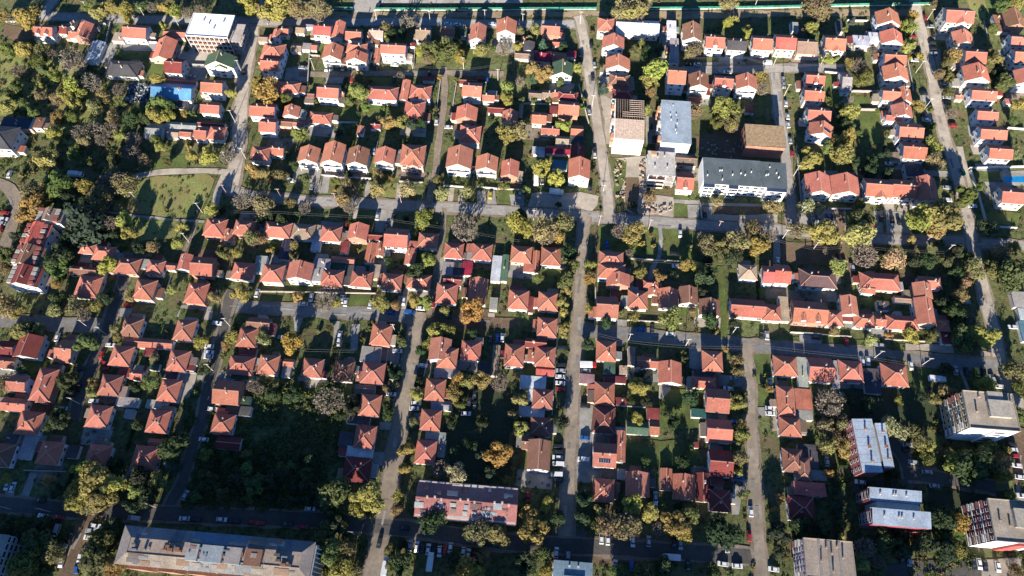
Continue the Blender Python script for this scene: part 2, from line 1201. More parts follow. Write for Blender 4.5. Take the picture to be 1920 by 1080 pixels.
h 560 207 642 250 f d 0.7
h 640 192 798 295 h o 1
h 800 207 880 288 x o 1
h 882 208 1122 312 h o 1
h 1105 80 1245 275 y r 1.5
h 1088 -35 1228 75 y r 1.5
h 1265 237 1365 325 h r 1
h 1300 330 1378 420 f d 0.7
h 948 60 1075 108 x w 0.8
h 820 98 910 165 f k 0.7
h 82 65 155 250 f p 0.8
R Z
h 1835 30 1960 145 f l 0.8
h 1880 155 1960 240 f s 0.8
h 1895 250 1960 400 f u3 0.6
R J
h 40 510 218 660 h r 1
h 222 520 292 740 f l 0.8
h 297 525 485 705 x o 1
h 488 545 528 750 f l 0.7
h 532 545 710 705 h r 1
h 850 570 1045 735 h r 1
h 720 605 842 790 f k 0.6
h 67 735 200 960 h r 1
h 204 757 328 912 f r 0.8
h 225 917 335 990 f l 0.7
h 82 967 245 1112 h r 1
t 770 385 50 P
t 905 350 30 O
t 1075 355 46 Y
t 500 320 36 N
t 1230 370 52 G
t 1535 240 66 B
t 1460 370 72 G
t 1640 350 92 Y
t 1400 180 66 D
t 1440 50 58 N
t 470 850 108 B
t 430 1030 62 N
t 550 1010 62 N
t 950 1050 85 P
t 985 845 34 Y
t 1350 775 56 N
t 1250 830 46 N
t 1900 960 58 G
t 1890 760 58 G
t 1860 620 85 N
t 1640 720 62 Y
t 1330 600 46 D
t 1010 555 26 Y
t 900 545 26 G
t 1500 430 48 D
t 1310 100 46 D
t 15 760 32 Y
t 760 880 60 D
t 620 830 50 D
t 1160 820 40 D
c 360 372 k x
c 587 407 r v
c 765 415 s x
c 838 432 s x
c 705 550 w v
c 747 550 w v
c 1068 585 w v
c 1405 620 s v
c 1485 630 k v
c 1565 632 y v
c 1615 630 k v
c 1650 450 k v
c 1832 295 w x
c 1480 108 s x
c 1725 740 w x
c 1260 685 w t x
c 15 710 s v
c 15 905 w x
c 15 942 w x
c 1682 682 s v
p 793 527
p 1150 580
T 0 810
R K
h -60 90 100 258 h r2 1
h 288 72 462 240 h r 1
h 650 97 822 252 h r 1
h 995 105 1190 275 h r 1
h 1110 50 1225 102 x r 0.8
h 1622 35 1808 130 x d 0.8
h 35 15 140 80 f k 0.6
h 160 30 250 200 f l 0.6
h 505 100 590 195 f k 0.6
t 720 350 115 Y
t 590 460 100 Y
t 760 500 105 Y
t 860 400 85 Y
t 620 310 80 Y
t 680 560 62 N
t 1000 450 58 Y
t 1040 340 66 D
t 1200 365 68 Y
t 1100 470 76 D
t 1000 540 56 D
t 870 240 55 D
t 1300 120 90 D
t 1265 250 55 C
t 360 360 42 Y
t 50 350 36 Y
t 430 440 48 D
t 290 800 115 D
t 200 960 115 G
t 400 910 80 N
t 150 1040 80 Y
t 760 820 95 G
t 700 980 108 G
t 850 1030 78 Y
t 830 710 62 D
t 320 690 70 D
t 60 700 60 D
c 60 400 w v
c 100 415 w v
c 325 630 w x
c 445 640 r x
c 720 705 w x
c 685 740 s x
c 670 792 w x
c 640 900 w v
c 605 942 w v
c 580 1020 u v
c 1010 647 s v x
c 1385 650 w x
c 1475 656 k x
c 1665 657 w x
c 1765 668 k x
c 1900 676 r x
c 1395 475 s v
c 432 740 s v v
c 530 795 k v
c 1530 57 w x
c 465 975 w v
c 482 882 s v
c 310 512 k x
p 85 580
p 380 600
p 1170 565
T 480 810
R M
h 680 110 878 188 f q2 0.7
h 618 115 676 180 f d 0.7
h 655 192 862 375 h d 1
h 622 0 720 108 f k 0.6
R G
h 1195 60 1352 240 h r 1
h 1270 0 1425 58 f l 0.7
h 1362 65 1420 190 f l 0.6
t 600 460 122 G
t 830 500 112 Y
t 760 580 60 O
t 570 570 65 D
t 1130 110 58 Y
t 1110 275 46 Y
t 1060 480 44 Y
t 1050 580 44 N
t 1385 275 74 B
t 1505 305 80 P
t 1655 335 38 B
t 1828 165 88 O
t 1885 355 28 Y
t 1330 660 105 D
t 1670 745 102 N
t 1832 765 88 Y
t 530 790 92 G
t 560 900 98 G
t 660 900 78 N
t 640 1030 105 Y
t 750 1050 58 N
t 1000 890 46 G
t 1022 990 50 G
t 1090 1000 85 D
t 1560 1040 85 O
t 1650 1060 66 Y
t 1490 950 56 D
t 1710 940 56 N
t 620 690 66 D
t 1760 320 56 D
t 1600 90 50 D
t 1700 180 55 D
t 1500 130 45 D
t 1100 840 40 D
c 925 830 k v
c 972 1010 w t v
c 1207 862 w v
c 1293 880 w v
c 1377 897 w v
c 1458 872 w v
c 1157 850 s v
c 1250 868 k v
c 1335 885 k v
c 1418 890 r v
c 1555 905 w v
c 1593 918 w v
c 1640 940 r v
c 1690 925 g v
c 1307 978 w t v
c 1115 720 k x
c 30 685 r x
c 240 692 k x
c 360 712 r x
c 408 576 w x
p 740 770
T 960 810
R H
h 112 60 288 288 y r2 2
h 70 32 165 130 x b 1.5
R I
h 605 82 780 265 x o 2 sp
h 783 -10 852 225 y r 2
h 1475 135 1650 335 x d 1.2
h 1362 76 1400 120 f d 0.6
R L
h 605 350 768 525 h r 1
h 852 300 1032 485 y r 1
h 1112 272 1203 440 y r 0.8
h 1206 318 1376 510 y r 1
h 1380 308 1480 525 y d 1
h 1492 338 1590 398 f d 0.7
h 1478 432 1640 598 h d 1.2
h 668 268 782 348 f k 0.6
h 786 278 855 355 f l 0.6
t 130 620 72 Y
t 150 740 95 Y
t 260 540 48 O
t 910 540 72 Y
t 1035 610 68 Y
t 650 600 50 Y
t 640 700 48 G
t 725 690 88 N
t 860 700 108 N
t 1140 560 24 Y
t 1235 695 88 O
t 1300 780 58 O
t 1310 630 72 N
t 1100 720 58 B
t 1580 750 118 D
t 1720 50 54 Y
t 1705 195 56 N
t 1700 290 38 Y
t 1745 470 42 N
t 540 500 66 D
t 530 650 56 D
t 100 980 86 D
t 230 910 66 G
t 250 1030 48 Y
t 790 1050 66 G
t 990 1040 72 G
t 1130 1010 74 D
t 1500 1050 56 D
t 1280 220 55 D
t 5 265 24 Y
t 800 590 28 C
t 350 640 60 D
t 1340 120 30 D
t 1000 230 40 D
t 1250 560 40 D
t 1070 300 24 N
c 340 192 w x
c 347 242 w v x
c 335 320 w v x
c 345 360 k x
c 345 150 k x
c 345 108 k x
c 535 208 w v x
c 548 45 u x
c 122 485 r v
c 1790 597 w v
c 1700 333 u x
c 1688 388 k x
c 1778 780 r v
c 1612 865 s v
c 1195 940 w t x
c 670 800 w v
c 718 808 w v
c 772 1000 w v
c 1318 1000 k v
c 1580 990 w x
c 1688 1005 w x
c 332 905 w v
c 420 940 s v
c 1025 820 s v
c 905 822 w v
c 1075 485 s v
c 1075 545 w v
c 895 1000 u v
c 1215 835 k v
c 1262 842 s v
T 1440 810
R J
h 108 125 262 300 h r2 1
h 205 190 318 368 h r2 1
h 268 140 375 278 f k 0.6
h 322 288 438 362 f l 0.6
h 222 92 358 136 f k 0.6
h 197 375 436 478 h v 1.2
h 155 482 350 668 h d 1.2
t 450 100 66 N
t 560 110 66 Y
t 500 20 58 N
t 462 310 32 O
t 90 510 42 Y
t 55 585 32 Y
t 1130 40 72 G
t 1190 110 56 Y
t 1205 195 56 G
t 1390 240 62 Y
t 1370 180 46 N
t 1550 250 120 D
t 1740 220 86 N
t 1760 320 64 O
t 1640 150 76 D
t 1430 675 76 O
t 1300 650 84 D
t 1335 760 54 G
t 1420 770 52 G
t 1420 890 52 Y
t 1300 880 96 D
t 1150 850 86 D
t 900 800 84 D
t 985 725 64 D
t 730 870 86 B
t 830 970 64 B
t 700 980 62 Y
t 560 700 46 G
t 552 782 28 Y
t 400 720 74 D
t 250 725 74 D
t 100 760 92 D
t 1870 1050 56 N
t 1790 130 26 Y
t 1825 220 26 Y
t 1790 480 22 O
t 560 240 34 D
t 935 310 44 D
t 520 560 54 D
t 480 420 44 D
t 80 900 60 D
t 1000 900 60 D
c 1045 98 s x
c 1045 140 k x
c 1085 228 s x
c 1190 300 s x
c 688 377 w x
c 1245 405 s x
c 1885 340 w x
c 1900 478 w x
c 1832 135 w x
c 1842 180 r x
c 1822 95 k x
c 1862 252 w x
c 1580 990 w v
c 1625 1002 k v
c 1720 1010 w v
c 1537 990 k v
c 1055 965 s v
c 1000 945 k v
c 40 1030 w x
c 440 222 s v
c 438 165 y x
"""
ROADDATA = """
# name; label-phrase; width m; material; full px points
avenue_bg|street beside the frame block|7|s|482 -10 475 45 466 100 457 150 450 225 446 280 440 320 434 352
main|main street|5.2|a|428 350 436 358 462 366 500 371 600 378 700 383 800 388 900 393 1000 399 1090 406 1185 413 1310 422 1440 430 1590 444 1665 449 1765 451 1812 454 1860 458 1960 464
fence|street along the green fence|5.5|a|75 30 140 33 215 36 350 39 475 41 555 42 655 42 730 41 805 41 880 44 950 46 1085 46
corner|lane at the top left corner|5|a|112 -12 100 2 85 24
lane_a|short unpaved lane|3.6|e2|832 126 834 175 828 225 822 270 817 320 811 350 804 384
lane_b|narrow lane behind the white fronts|4|e2|560 139 640 140 700 138 780 138 850 137 945 139
long|long middle avenue|5|s|1084 30 1088 42 1096 80 1103 125 1110 175 1117 215 1124 260 1131 310 1136 345 1140 380 1141 412
longlow|long middle avenue|4.8|sl|1098 404 1093 425 1091 450 1090 495 1087 540 1085 577 1082 640 1076 715 1071 810 1067 860 1064 935 1062 985 1061 1032
frame|lane past the slatted roof|4.6|a|1452 126 1456 170 1460 215 1468 255 1476 320 1483 385 1486 440
short|short asphalt lane|5|a|1280 131 1340 131 1410 130 1460 129 1515 128 1582 128
slant|slanting right avenue|5.6|s|1712 -10 1717 15 1732 75 1747 137 1758 200 1773 262 1788 307 1803 360 1813 407 1822 450 1831 495 1841 532 1851 577 1864 622 1872 665 1880 700 1895 735 1940 790
lowleft|street across the lower left|5.4|al|-20 599 0 601 100 607 200 613
crossleft|street above the dark garden|5|al|422 572 440 575 480 576 540 580 605 585 705 589 780 595
crossmid|brown lane below the golden tree|5.5|e|775 599 855 602 920 605 968 607
lowright|lower right street|5.2|al|1085 616 1120 622 1185 627 1285 637 1385 646 1440 651 1590 661 1690 671 1790 680 1880 686
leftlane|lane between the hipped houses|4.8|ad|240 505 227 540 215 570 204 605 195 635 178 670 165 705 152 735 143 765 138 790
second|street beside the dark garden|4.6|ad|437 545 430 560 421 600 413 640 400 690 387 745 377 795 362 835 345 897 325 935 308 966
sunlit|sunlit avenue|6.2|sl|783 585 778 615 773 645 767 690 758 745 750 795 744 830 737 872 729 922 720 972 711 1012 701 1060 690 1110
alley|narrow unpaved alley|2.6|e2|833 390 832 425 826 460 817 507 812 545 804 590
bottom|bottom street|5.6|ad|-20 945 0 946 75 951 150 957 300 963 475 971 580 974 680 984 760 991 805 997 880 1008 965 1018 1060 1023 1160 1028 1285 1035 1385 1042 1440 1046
lower|bottom right lane|4.4|sl|1400 643 1402 690 1406 740 1408 802 1411 835 1415 910 1420 985 1425 1050 1432 1110
curved|curved left lane|6|e2|-20 342 0 345 18 354 30 375 33 392 24 420 14 450 2 485 -14 520
meadow|dirt track by the meadow|3.4|s|240 335 262 330 287 325 318 322 350 321 390 321 438 323
meadowb|dirt track by the meadow|4|s|425 324 414 345 408 365 404 388
path|footpath across the meadow|1.3|c|180 393 210 399 250 404 312 411 350 414 384 416
trackb|dirt track by the meadow|2|e2|370 412 360 440 350 460 342 478
pathb|gravel path on the lawn|2|c|1236 424 1239 445 1237 475 1232 490 1223 503 1219 525
strip|grass strip between gardens|3|g|1349 500 1352 530 1355 560 1357 600 1357 634
foot|brown footpath|1|e|1117 418 1117 450 1116 480 1116 545
laneR|brown lane under the yellow trees|3.4|e|1574 390 1576 420 1577 450 1582 482 1591 506 1594 530
drive|blue lane by the lawn|3.4|a|1454 435 1456 460 1456 495
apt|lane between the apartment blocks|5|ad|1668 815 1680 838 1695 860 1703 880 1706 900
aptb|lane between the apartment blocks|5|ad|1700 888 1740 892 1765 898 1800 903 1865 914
park|parking strip behind the tan block|8|e|1908 800 1906 840 1900 875 1893 900
botlane|brown lane at the bottom left|8|e|172 963 160 990 148 1015 135 1045 125 1100
"""
PATCHES = """
# mat ; tile origin then polygon crop coords
o 0 0 0 320 250 330 450 320 640 560 800 640 960 760 1100 900 800 1060 500 1080 340 900 0 870
c 0 0 890 335 1190 325 1190 385 895 380
g 0 0 885 385 1150 385 1235 490 1230 560 1060 600 1060 470 860 440
s 0 0 1330 345 1420 340 1600 395 1540 475 1400 480 1320 430
c 0 0 1400 500 1540 500 1560 605 1400 600
c 0 0 750 330 845 320 890 350 820 480 740 470
g 0 0 690 190 830 190 800 300 700 290
e 0 0 30 180 260 210 270 290 120 310 20 260
d 0 0 960 630 1150 640 1140 770 950 770
s 0 0 1780 150 1890 200 1850 400 1780 380
a 480 0 740 -30 1000 -30 900 70 870 150 710 150 
c 480 0 910 -40 2000 -40 2000 25 950 25
c 480 0 225 510 390 490 385 605 215 605
c 480 0 520 580 680 580 680 625 515 625
g 480 0 865 580 1050 575 1050 640 865 645
g 480 0 850 760 1060 760 1060 800 870 795
o 480 0 1200 380 1340 380 1340 470 1200 470
v 480 0 500 90 1400 90 1400 130 500 130
v 480 0 1400 90 2700 85 2700 125 1400 130
v 960 0 1000 88 3000 65 3000 120 1000 140
g 480 0 590 760 780 800 760 920 600 900
c 960 0 1110 190 1180 190 1200 470 1120 470
c 960 0 1430 470 1600 465 1600 500 1430 500
s 960 0 660 700 740 740 760 1080 700 1080
c 960 0 1000 870 1090 880 1110 1080 1010 1080
g 960 0 1860 600 1900 740 1900 1060 1840 1060
e 960 0 1370 1020 1740 960 1760 1080 1740 1200 1400 1180
g 1440 0 420 560 540 560 620 700 500 800 430 700
g 1440 0 650 720 800 720 800 800 660 800
g 1440 0 680 840 840 840 850 1080 690 1080
c 1440 0 1190 560 1250 560 1290 720 1240 720
c 1440 0 1140 680 1230 690 1260 960 1150 900
c 1440 0 1220 370 1290 370 1310 560 1240 640
o 1440 0 1480 -20 1640 -20 1640 140 1530 140
g 1440 0 1620 -20 1740 -20 1740 130 1650 140
o 0 270 1020 270 1180 240 1560 225 1610 265 1560 400 1490 540 1200 545 850 500 850 420 960 350
o 0 270 900 540 1400 580 1380 700 1000 740
g 0 270 1060 110 1420 80 1400 180 1100 200
c 480 270 520 190 565 195 540 370 480 365
c 480 270 470 160 500 190 480 365 430 360
s 480 270 720 380 785 400 750 560 690 560
c 480 270 905 470 1070 480 1040 560 1010 700 890 660
c 480 270 820 280 860 280 845 400 815 400
o 480 270 950 290 1060 290 1050 400 940 400
c 480 270 1060 290 1105 320 1115 420 1045 415
s 480 270 1450 330 1490 330 1475 450 1435 450
s 480 270 1525 340 1560 340 1550 450 1510 450
s 480 270 1660 350 1720 350 1730 470 1650 460
c 480 270 1740 350 1790 350 1810 480 1730 470
g 480 270 1820 350 2010 350 2010 450 1820 440
g 480 270 780 470 900 470 890 600 760 600
s 960 270 150 370 510 360 650 390 640 460 590 515 110 490
c 960 270 -20 380 90 380 90 490 0 490
s 960 270 740 110 1010 90 1010 380 1210 400 1210 550 960 550 860 500 830 380
e 960 270 850 250 950 250 950 540 850 480
g 960 270 735 100 860 130 850 260 790 380 755 300
c 960 270 1215 415 1410 425 1410 455 1215 445
c 960 270 1315 455 1405 460 1405 570 1320 560
g 960 270 1215 450 1312 450 1318 545 1210 540
c 960 270 1410 440 1910 450 1910 472 1410 462
e 960 270 1505 470 1700 470 1700 522 1505 522
e 960 270 1730 470 1870 470 1870 525 1730 525
c 960 270 1415 470 1500 470 1500 570 1420 570
s 960 270 1500 530 1990 530 1990 600 1500 580
g 960 270 650 610 1090 620 1100 860 650 800
g 960 270 1140 630 1390 635 1400 860 1140 860
g 1440 270 1530 205 1735 205 1745 262 1540 265
c 1440 270 1735 208 1990 195 1990 318 1770 310
p 1440 270 1765 246 1990 240 1990 290 1780 286
c 1440 270 1160 195 1360 205 1360 250 1170 240
s 1440 270 1400 20 1460 20 1530 320 1460 330
c 1440 270 220 500 480 490 490 610 240 600
s 1440 270 480 500 580 500 580 660 500 650
c 1440 270 790 500 860 500 860 720 810 715
c 1440 270 880 500 1050 520 1080 700 890 690
e 1440 270 100 730 530 740 530 900 110 910
g 1440 270 1620 510 1900 520 1860 620 1640 610
c 0 540 900 150 1000 150 970 220 890 215
c 0 540 1510 420 1620 425 1600 540 1510 535
s 0 540 1440 640 1480 640 1400 860 1340 860
c 0 540 1480 655 1700 665 1690 695 1480 690
s 0 540 1560 170 1600 170 1590 240 1520 230
d 0 540 1000 700 1080 700 1060 830 980 820
g 480 540 50 10 210 10 190 120 40 100
g 480 540 600 50 860 50 860 160 600 130
g 480 540 340 220 470 220 470 300 340 300
c 480 540 280 200 360 205 320 330 290 320
c 480 540 590 250 630 250 600 440 575 440
c 480 540 710 270 780 270 760 470 710 470
s 480 540 1065 60 1130 60 1130 200 1065 200
c 480 540 1010 500 1080 500 1060 620 1000 610
c 480 540 930 1005 1035 1005 1030 1065 915 1060
e 480 540 1340 150 1760 160 1760 240 1320 230
s 480 540 1740 190 1790 190 1790 300 1740 300
g 480 540 1130 930 1235 940 1220 1070 1110 1070
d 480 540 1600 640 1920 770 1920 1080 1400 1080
g 960 540 510 370 620 370 620 560 510 560
g 960 540 545 110 610 110 610 220 540 220
o 960 540 345 180 440 180 435 215 345 215
c 960 540 780 235 860 240 860 300 775 300
c 960 540 1325 425 1420 430 1420 620 1330 600
c 960 540 1520 650 1720 660 1720 740 1530 740
c 960 540 490 875 610 880 590 1080 490 1080
c 960 540 1105 725 1190 740 1185 870 1105 830
g 960 540 1195 760 1400 760 1400 1060 1110 1060 1110 850
g 960 540 1810 480 1920 470 1920 640 1800 640
g 960 540 1810 740 1910 720 1920 880 1815 890
c 960 540 1810 895 1900 895 1900 960 1815 960
g 1440 540 20 350 235 365 235 410 20 400
c 1440 540 235 350 400 355 400 420 235 410
g 1440 540 640 390 870 410 870 450 640 440
g 1440 540 945 415 1030 420 1030 465 930 460
s 1440 540 1030 415 1380 425 1395 490 1030 470
g 1440 540 1060 560 1200 620 1190 900 1080 900
c 1440 540 1420 590 1445 590 1515 770 1490 770
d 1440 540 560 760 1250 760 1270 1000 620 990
s 1440 540 1590 470 1680 480 1700 640 1600 560
c 0 810 230 300 280 310 215 500 150 495
c 0 810 40 420 120 430 100 500 40 490
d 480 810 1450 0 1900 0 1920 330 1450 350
c 480 810 880 150 1000 155 985 260 880 250
e 960 810 610 780 1380 800 1380 950 610 1000
c 960 810 480 0 600 0 590 380 480 380
c 960 810 1640 350 1775 360 1785 445 1660 480
c 960 810 1640 480 1720 480 1700 620 1650 620
g 960 810 860 70 1400 70 1400 260 860 260
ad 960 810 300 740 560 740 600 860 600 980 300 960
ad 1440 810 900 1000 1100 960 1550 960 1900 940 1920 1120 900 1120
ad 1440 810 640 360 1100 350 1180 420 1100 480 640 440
d 1440 810 1200 430 1780 450 1780 560 1200 560
s 1440 810 1850 60 1920 40 1920 520 1860 500
s 1440 810 1600 960 1900 940 1900 1080 1600 1080
"""
WALLDATA = """
# colour height tile crop pts
w 1.6 0 0 685 175 800 188
k 1.6 0 0 835 175 800 322
w 1.8 0 0 868 318 1185 328
w 1.6 0 0 45 165 150 172
k 1.4 0 0 1410 490 1540 495
p 1.5 480 0 405 405 392 620
p 1.4 480 0 400 420 480 425
p 1.5 480 0 1195 335 1185 510
k 1.4 480 0 1505 630 1478 800
p 1.4 480 0 1385 610 1340 950
w 1.3 480 0 590 920 770 925
p 1.3 480 0 330 615 390 620
w 1.3 960 0 20 440 165 450
p 1.3 960 0 60 780 350 790
p 1.3 960 0 650 620 720 622
p 1.3 960 0 500 640 575 930
k 1.5 960 0 1100 190 1115 460
w 1.6 1440 0 590 160 745 165
p 1.7 1440 0 620 690 800 695
p 1.7 1440 0 690 828 815 830
k 1.4 1440 0 1040 460 1085 690
k 1.4 1440 0 575 380 575 500
w 1.4 1440 0 420 545 530 555
w 1.6 1440 0 1790 965 1920 975
k 1.4 1440 0 1610 160 1640 290
w 1.3 480 270 490 238 660 252
w 1.3 480 270 705 255 865 265
p 1.3 480 270 1075 285 1255 295
w 1.3 480 270 1408 315 1560 328
w 1.3 480 270 1660 325 1810 340
p 1.3 480 270 1815 340 2010 350
k 1.5 960 270 1410 450 1420 565
k 1.6 1440 270 205 30 245 430
w 1.8 1440 270 1500 188 1920 175
w 1.8 1440 270 1510 205 1560 340 1625 585
w 1.4 1440 270 445 490 620 492
w 1.5 1440 270 1735 625 1860 635
p 1.2 960 270 870 862 1250 885
p 1.2 1440 540 870 388 1300 412
w 1.3 1440 540 165 335 400 350
p 1.3 1440 540 400 355 620 370
p 1.3 960 540 862 245 1270 270
k 1.2 0 540 1400 640 1475 642
p 1.4 480 540 1010 340 960 720
p 1.3 480 540 1290 540 1260 670
k 1.4 960 540 350 180 300 960
p 1.4 960 540 625 0 620 290
p 1.4 960 540 1105 720 1100 830
k 1.4 960 540 775 885 1000 900
p 1.2 480 540 20 30 900 45
k 1.2 0 810 190 290 500 300
k 1.3 1440 540 40 510 75 960
"""
import bpy, math, random
from mathutils import Vector, Matrix
R = random.Random(7)
scene = bpy.context.scene
COL = scene.collection
# ------------------------------------------------------------------ camera: a drone 305 m above the roofs, streets run along +Y
CAM_H, FPX, DEP, YAW = 305.0, 1347.0, math.radians(64.2), math.radians(4.7)
cam_d = bpy.data.cameras.new("camera"); cam = bpy.data.objects.new("camera", cam_d); COL.objects.link(cam)
cam.location = (0, 0, CAM_H); cam.rotation_euler = (math.pi/2-DEP, 0, YAW)
cam_d.sensor_width = 36; cam_d.lens = FPX/1920*36; cam_d.clip_start = 1; cam_d.clip_end = 6000
scene.camera = cam
CR = cam.rotation_euler.to_matrix()
def P(px, py, z=0.0):
    d = CR @ Vector(((px-960)/FPX, -(py-540)/FPX, -1))
    t = (CAM_H-z)/-d.z
    return Vector((d.x*t, d.y*t, z))
# ------------------------------------------------------------------ light
SUN_EL, SUN_AZ = math.radians(18.0), math.radians(4.0)
sv = Vector((-math.sin(SUN_AZ)*math.cos(SUN_EL), -math.cos(SUN_AZ)*math.cos(SUN_EL), math.sin(SUN_EL)))
sl = bpy.data.lights.new("sun", 'SUN'); sl.energy = 5.0; sl.angle = math.radians(0.55); sl.color = (1.0, .91, .785)
so = bpy.data.objects.new("sun", sl); COL.objects.link(so); so.rotation_euler = (-sv).to_track_quat('-Z', 'Y').to_euler()
w = bpy.data.worlds.new("World"); scene.world = w; w.use_nodes = True
nt = w.node_tree; bg = nt.nodes["Background"]; sk = nt.nodes.new("ShaderNodeTexSky"); sk.sky_type = 'NISHITA'; sk.sun_disc = False
sk.sun_elevation = SUN_EL; sk.sun_rotation = math.atan2(sv.x, sv.y); sk.air_density = 1.0; sk.dust_density = .2; sk.ozone_density = 5.0
vm = nt.nodes.new('ShaderNodeVectorMath'); vm.operation = 'MULTIPLY'; vm.inputs[1].default_value = (.70, .92, 1.18); nt.links.new(sk.outputs[0], vm.inputs[0]); nt.links.new(vm.outputs[0], bg.inputs[0]); bg.inputs[1].default_value = .068
scene.view_settings.view_transform = 'Standard'; scene.view_settings.look = 'None'; scene.view_settings.exposure = 1.0; scene.view_settings.gamma = 1
scene.cycles.max_bounces = 4; scene.cycles.diffuse_bounces = 2; scene.cycles.transparent_max_bounces = 4
# ------------------------------------------------------------------ materials
def mat(name, base=(.5,.5,.5), rough=.85, objcol=False, n1=(.12,.35), n2=(1.2,.25), bump=0, trans=0, tint=None, metal=0, spec=.3, coord='Object', bscale=4):
    m = bpy.data.materials.new(name); m.use_nodes = True; t = m.node_tree; L = t.links; N = t.nodes
    b = N["Principled BSDF"]; b.inputs["Roughness"].default_value = rough; b.inputs["Metallic"].default_value = metal
    b.inputs["Specular IOR Level"].default_value = spec
    if "Diffuse Roughness" in b.inputs and rough > .5: b.inputs["Diffuse Roughness"].default_value = 1.0
    tc = N.new("ShaderNodeTexCoord")
    if objcol:
        oi = N.new("ShaderNodeObjectInfo"); src = oi.outputs["Color"]
    else:
        rgb = N.new("ShaderNodeRGB"); rgb.outputs[0].default_value = (*base, 1); src = rgb.outputs[0]
    for i, (s, a) in enumerate((n1, n2)):
        if a <= 0: continue
        no = N.new("ShaderNodeTexNoise"); no.inputs["Scale"].default_value = s; no.inputs["Detail"].default_value = 5
        L.new(tc.outputs[coord], no.inputs["Vector"])
        mr = N.new("ShaderNodeMapRange"); mr.inputs[1].default_value = .3; mr.inputs[2].default_value = .7
        mr.inputs[3].default_value = 1-a; mr.inputs[4].default_value = 1+a; L.new(no.outputs["Fac"], mr.inputs[0])
        mx = N.new("ShaderNodeVectorMath"); mx.operation = 'SCALE'; L.new(src, mx.inputs[0]); L.new(mr.outputs[0], mx.inputs["Scale"]); src = mx.outputs[0]
    if tint:
        no = N.new("ShaderNodeTexNoise"); no.inputs["Scale"].default_value = tint[1]; no.inputs["Detail"].default_value = 6; L.new(tc.outputs[coord], no.inputs["Vector"])
        mr = N.new("ShaderNodeMapRange"); mr.inputs[1].default_value = tint[2]; mr.inputs[2].default_value = tint[3]; L.new(no.outputs["Fac"], mr.inputs[0])
        mi = N.new("ShaderNodeMix"); mi.data_type = 'RGBA'; L.new(mr.outputs[0], mi.inputs["Factor"]); L.new(src, mi.inputs["A"]); mi.inputs["B"].default_value = (*tint[0], 1); src = mi.outputs["Result"]
    L.new(src, b.inputs["Base Color"])
    if bump:
        no = N.new("ShaderNodeTexNoise"); no.inputs["Scale"].default_value = bscale; no.inputs["Detail"].default_value = 6; L.new(tc.outputs[coord], no.inputs["Vector"])
        bp = N.new("ShaderNodeBump"); bp.inputs["Strength"].default_value = bump; bp.inputs["Distance"].default_value = .3; L.new(no.outputs["Fac"], bp.inputs["Height"]); L.new(bp.outputs[0], b.inputs["Normal"])
    if trans:
        tr = N.new("ShaderNodeBsdfTranslucent"); L.new(src, tr.inputs[0]); ms = N.new("ShaderNodeMixShader"); ms.inputs[0].default_value = trans
        L.new(b.outputs[0], ms.inputs[1]); L.new(tr.outputs[0], ms.inputs[2]); L.new(ms.outputs[0], N["Material Output"].inputs[0])
    return m
M = {}
def tile_mat(name):
    # clay tiles: courses across the slope, single darker and paler tiles, lichen in patches
    m = mat(name, objcol=True, n1=(.22,.13), n2=(1.6,.17), bump=.4, bscale=6, tint=((.20,.15,.11), .5, .68, 1.05)); t = m.node_tree; N = t.nodes; L = t.links
    b = N["Principled BSDF"]; src = b.inputs["Base Color"].links[0].from_socket
    tc = N.new("ShaderNodeTexCoord"); sp = N.new("ShaderNodeSeparateXYZ"); L.new(tc.outputs["Object"], sp.inputs[0])
    ma = N.new("ShaderNodeMath"); ma.operation = 'MULTIPLY'; ma.inputs[1].default_value = 3.2; L.new(sp.outputs["Z"], ma.inputs[0])
    fr = N.new("ShaderNodeMath"); fr.operation = 'FRACT'; L.new(ma.outputs[0], fr.inputs[0])
    mr = N.new("ShaderNodeMapRange"); mr.inputs[1].default_value = 0; mr.inputs[2].default_value = .35; mr.inputs[3].default_value = .72; mr.inputs[4].default_value = 1.05; L.new(fr.outputs[0], mr.inputs[0])
    sc = N.new("ShaderNodeVectorMath"); sc.operation = 'SCALE'; L.new(src, sc.inputs[0]); L.new(mr.outputs[0], sc.inputs["Scale"]); L.new(sc.outputs[0], b.inputs["Base Color"])
    return m
M['tile'] = tile_mat("clay_tile")
def seam_mat(name):
    m = mat(name, objcol=True, n1=(.15,.22), n2=(1.5,.2), rough=.55, spec=.4, tint=((.22,.13,.08), .35, .66, .95)); t = m.node_tree; N = t.nodes; L = t.links
    b = N["Principled BSDF"]; src = b.inputs["Base Color"].links[0].from_socket
    tc = N.new("ShaderNodeTexCoord"); wv = N.new("ShaderNodeTexWave"); wv.bands_direction = 'X'; wv.inputs["Scale"].default_value = .55; wv.inputs["Distortion"].default_value = .1
    L.new(tc.outputs["Object"], wv.inputs["Vector"])
    mr = N.new("ShaderNodeMapRange"); mr.inputs[1].default_value = 0; mr.inputs[2].default_value = .25; mr.inputs[3].default_value = .8; mr.inputs[4].default_value = 1.0; L.new(wv.outputs["Fac"], mr.inputs[0])
    sc = N.new("ShaderNodeVectorMath"); sc.operation = 'SCALE'; L.new(src, sc.inputs[0]); L.new(mr.outputs[0], sc.inputs["Scale"]); L.new(sc.outputs[0], b.inputs["Base Color"])
    return m
M['seam'] = seam_mat("sheet_roof")
M['ridge'] = mat("ridge_tile", objcol=True, n1=(1,.2), n2=(4,.2), tint=((.62,.36,.27), .01, -.4, .9))
M['plaster'] = mat("plaster", objcol=True, n1=(.25,.12), n2=(1.5,.1), tint=((.30,.26,.22), .3, .6, 1.0))
M['brick'] = mat("brick", objcol=True, n1=(.3,.2), n2=(3,.3))
M['conc'] = mat("concrete", objcol=True, n1=(.15,.2), n2=(1.0,.18), tint=((.16,.15,.13), .3, .55, .95))
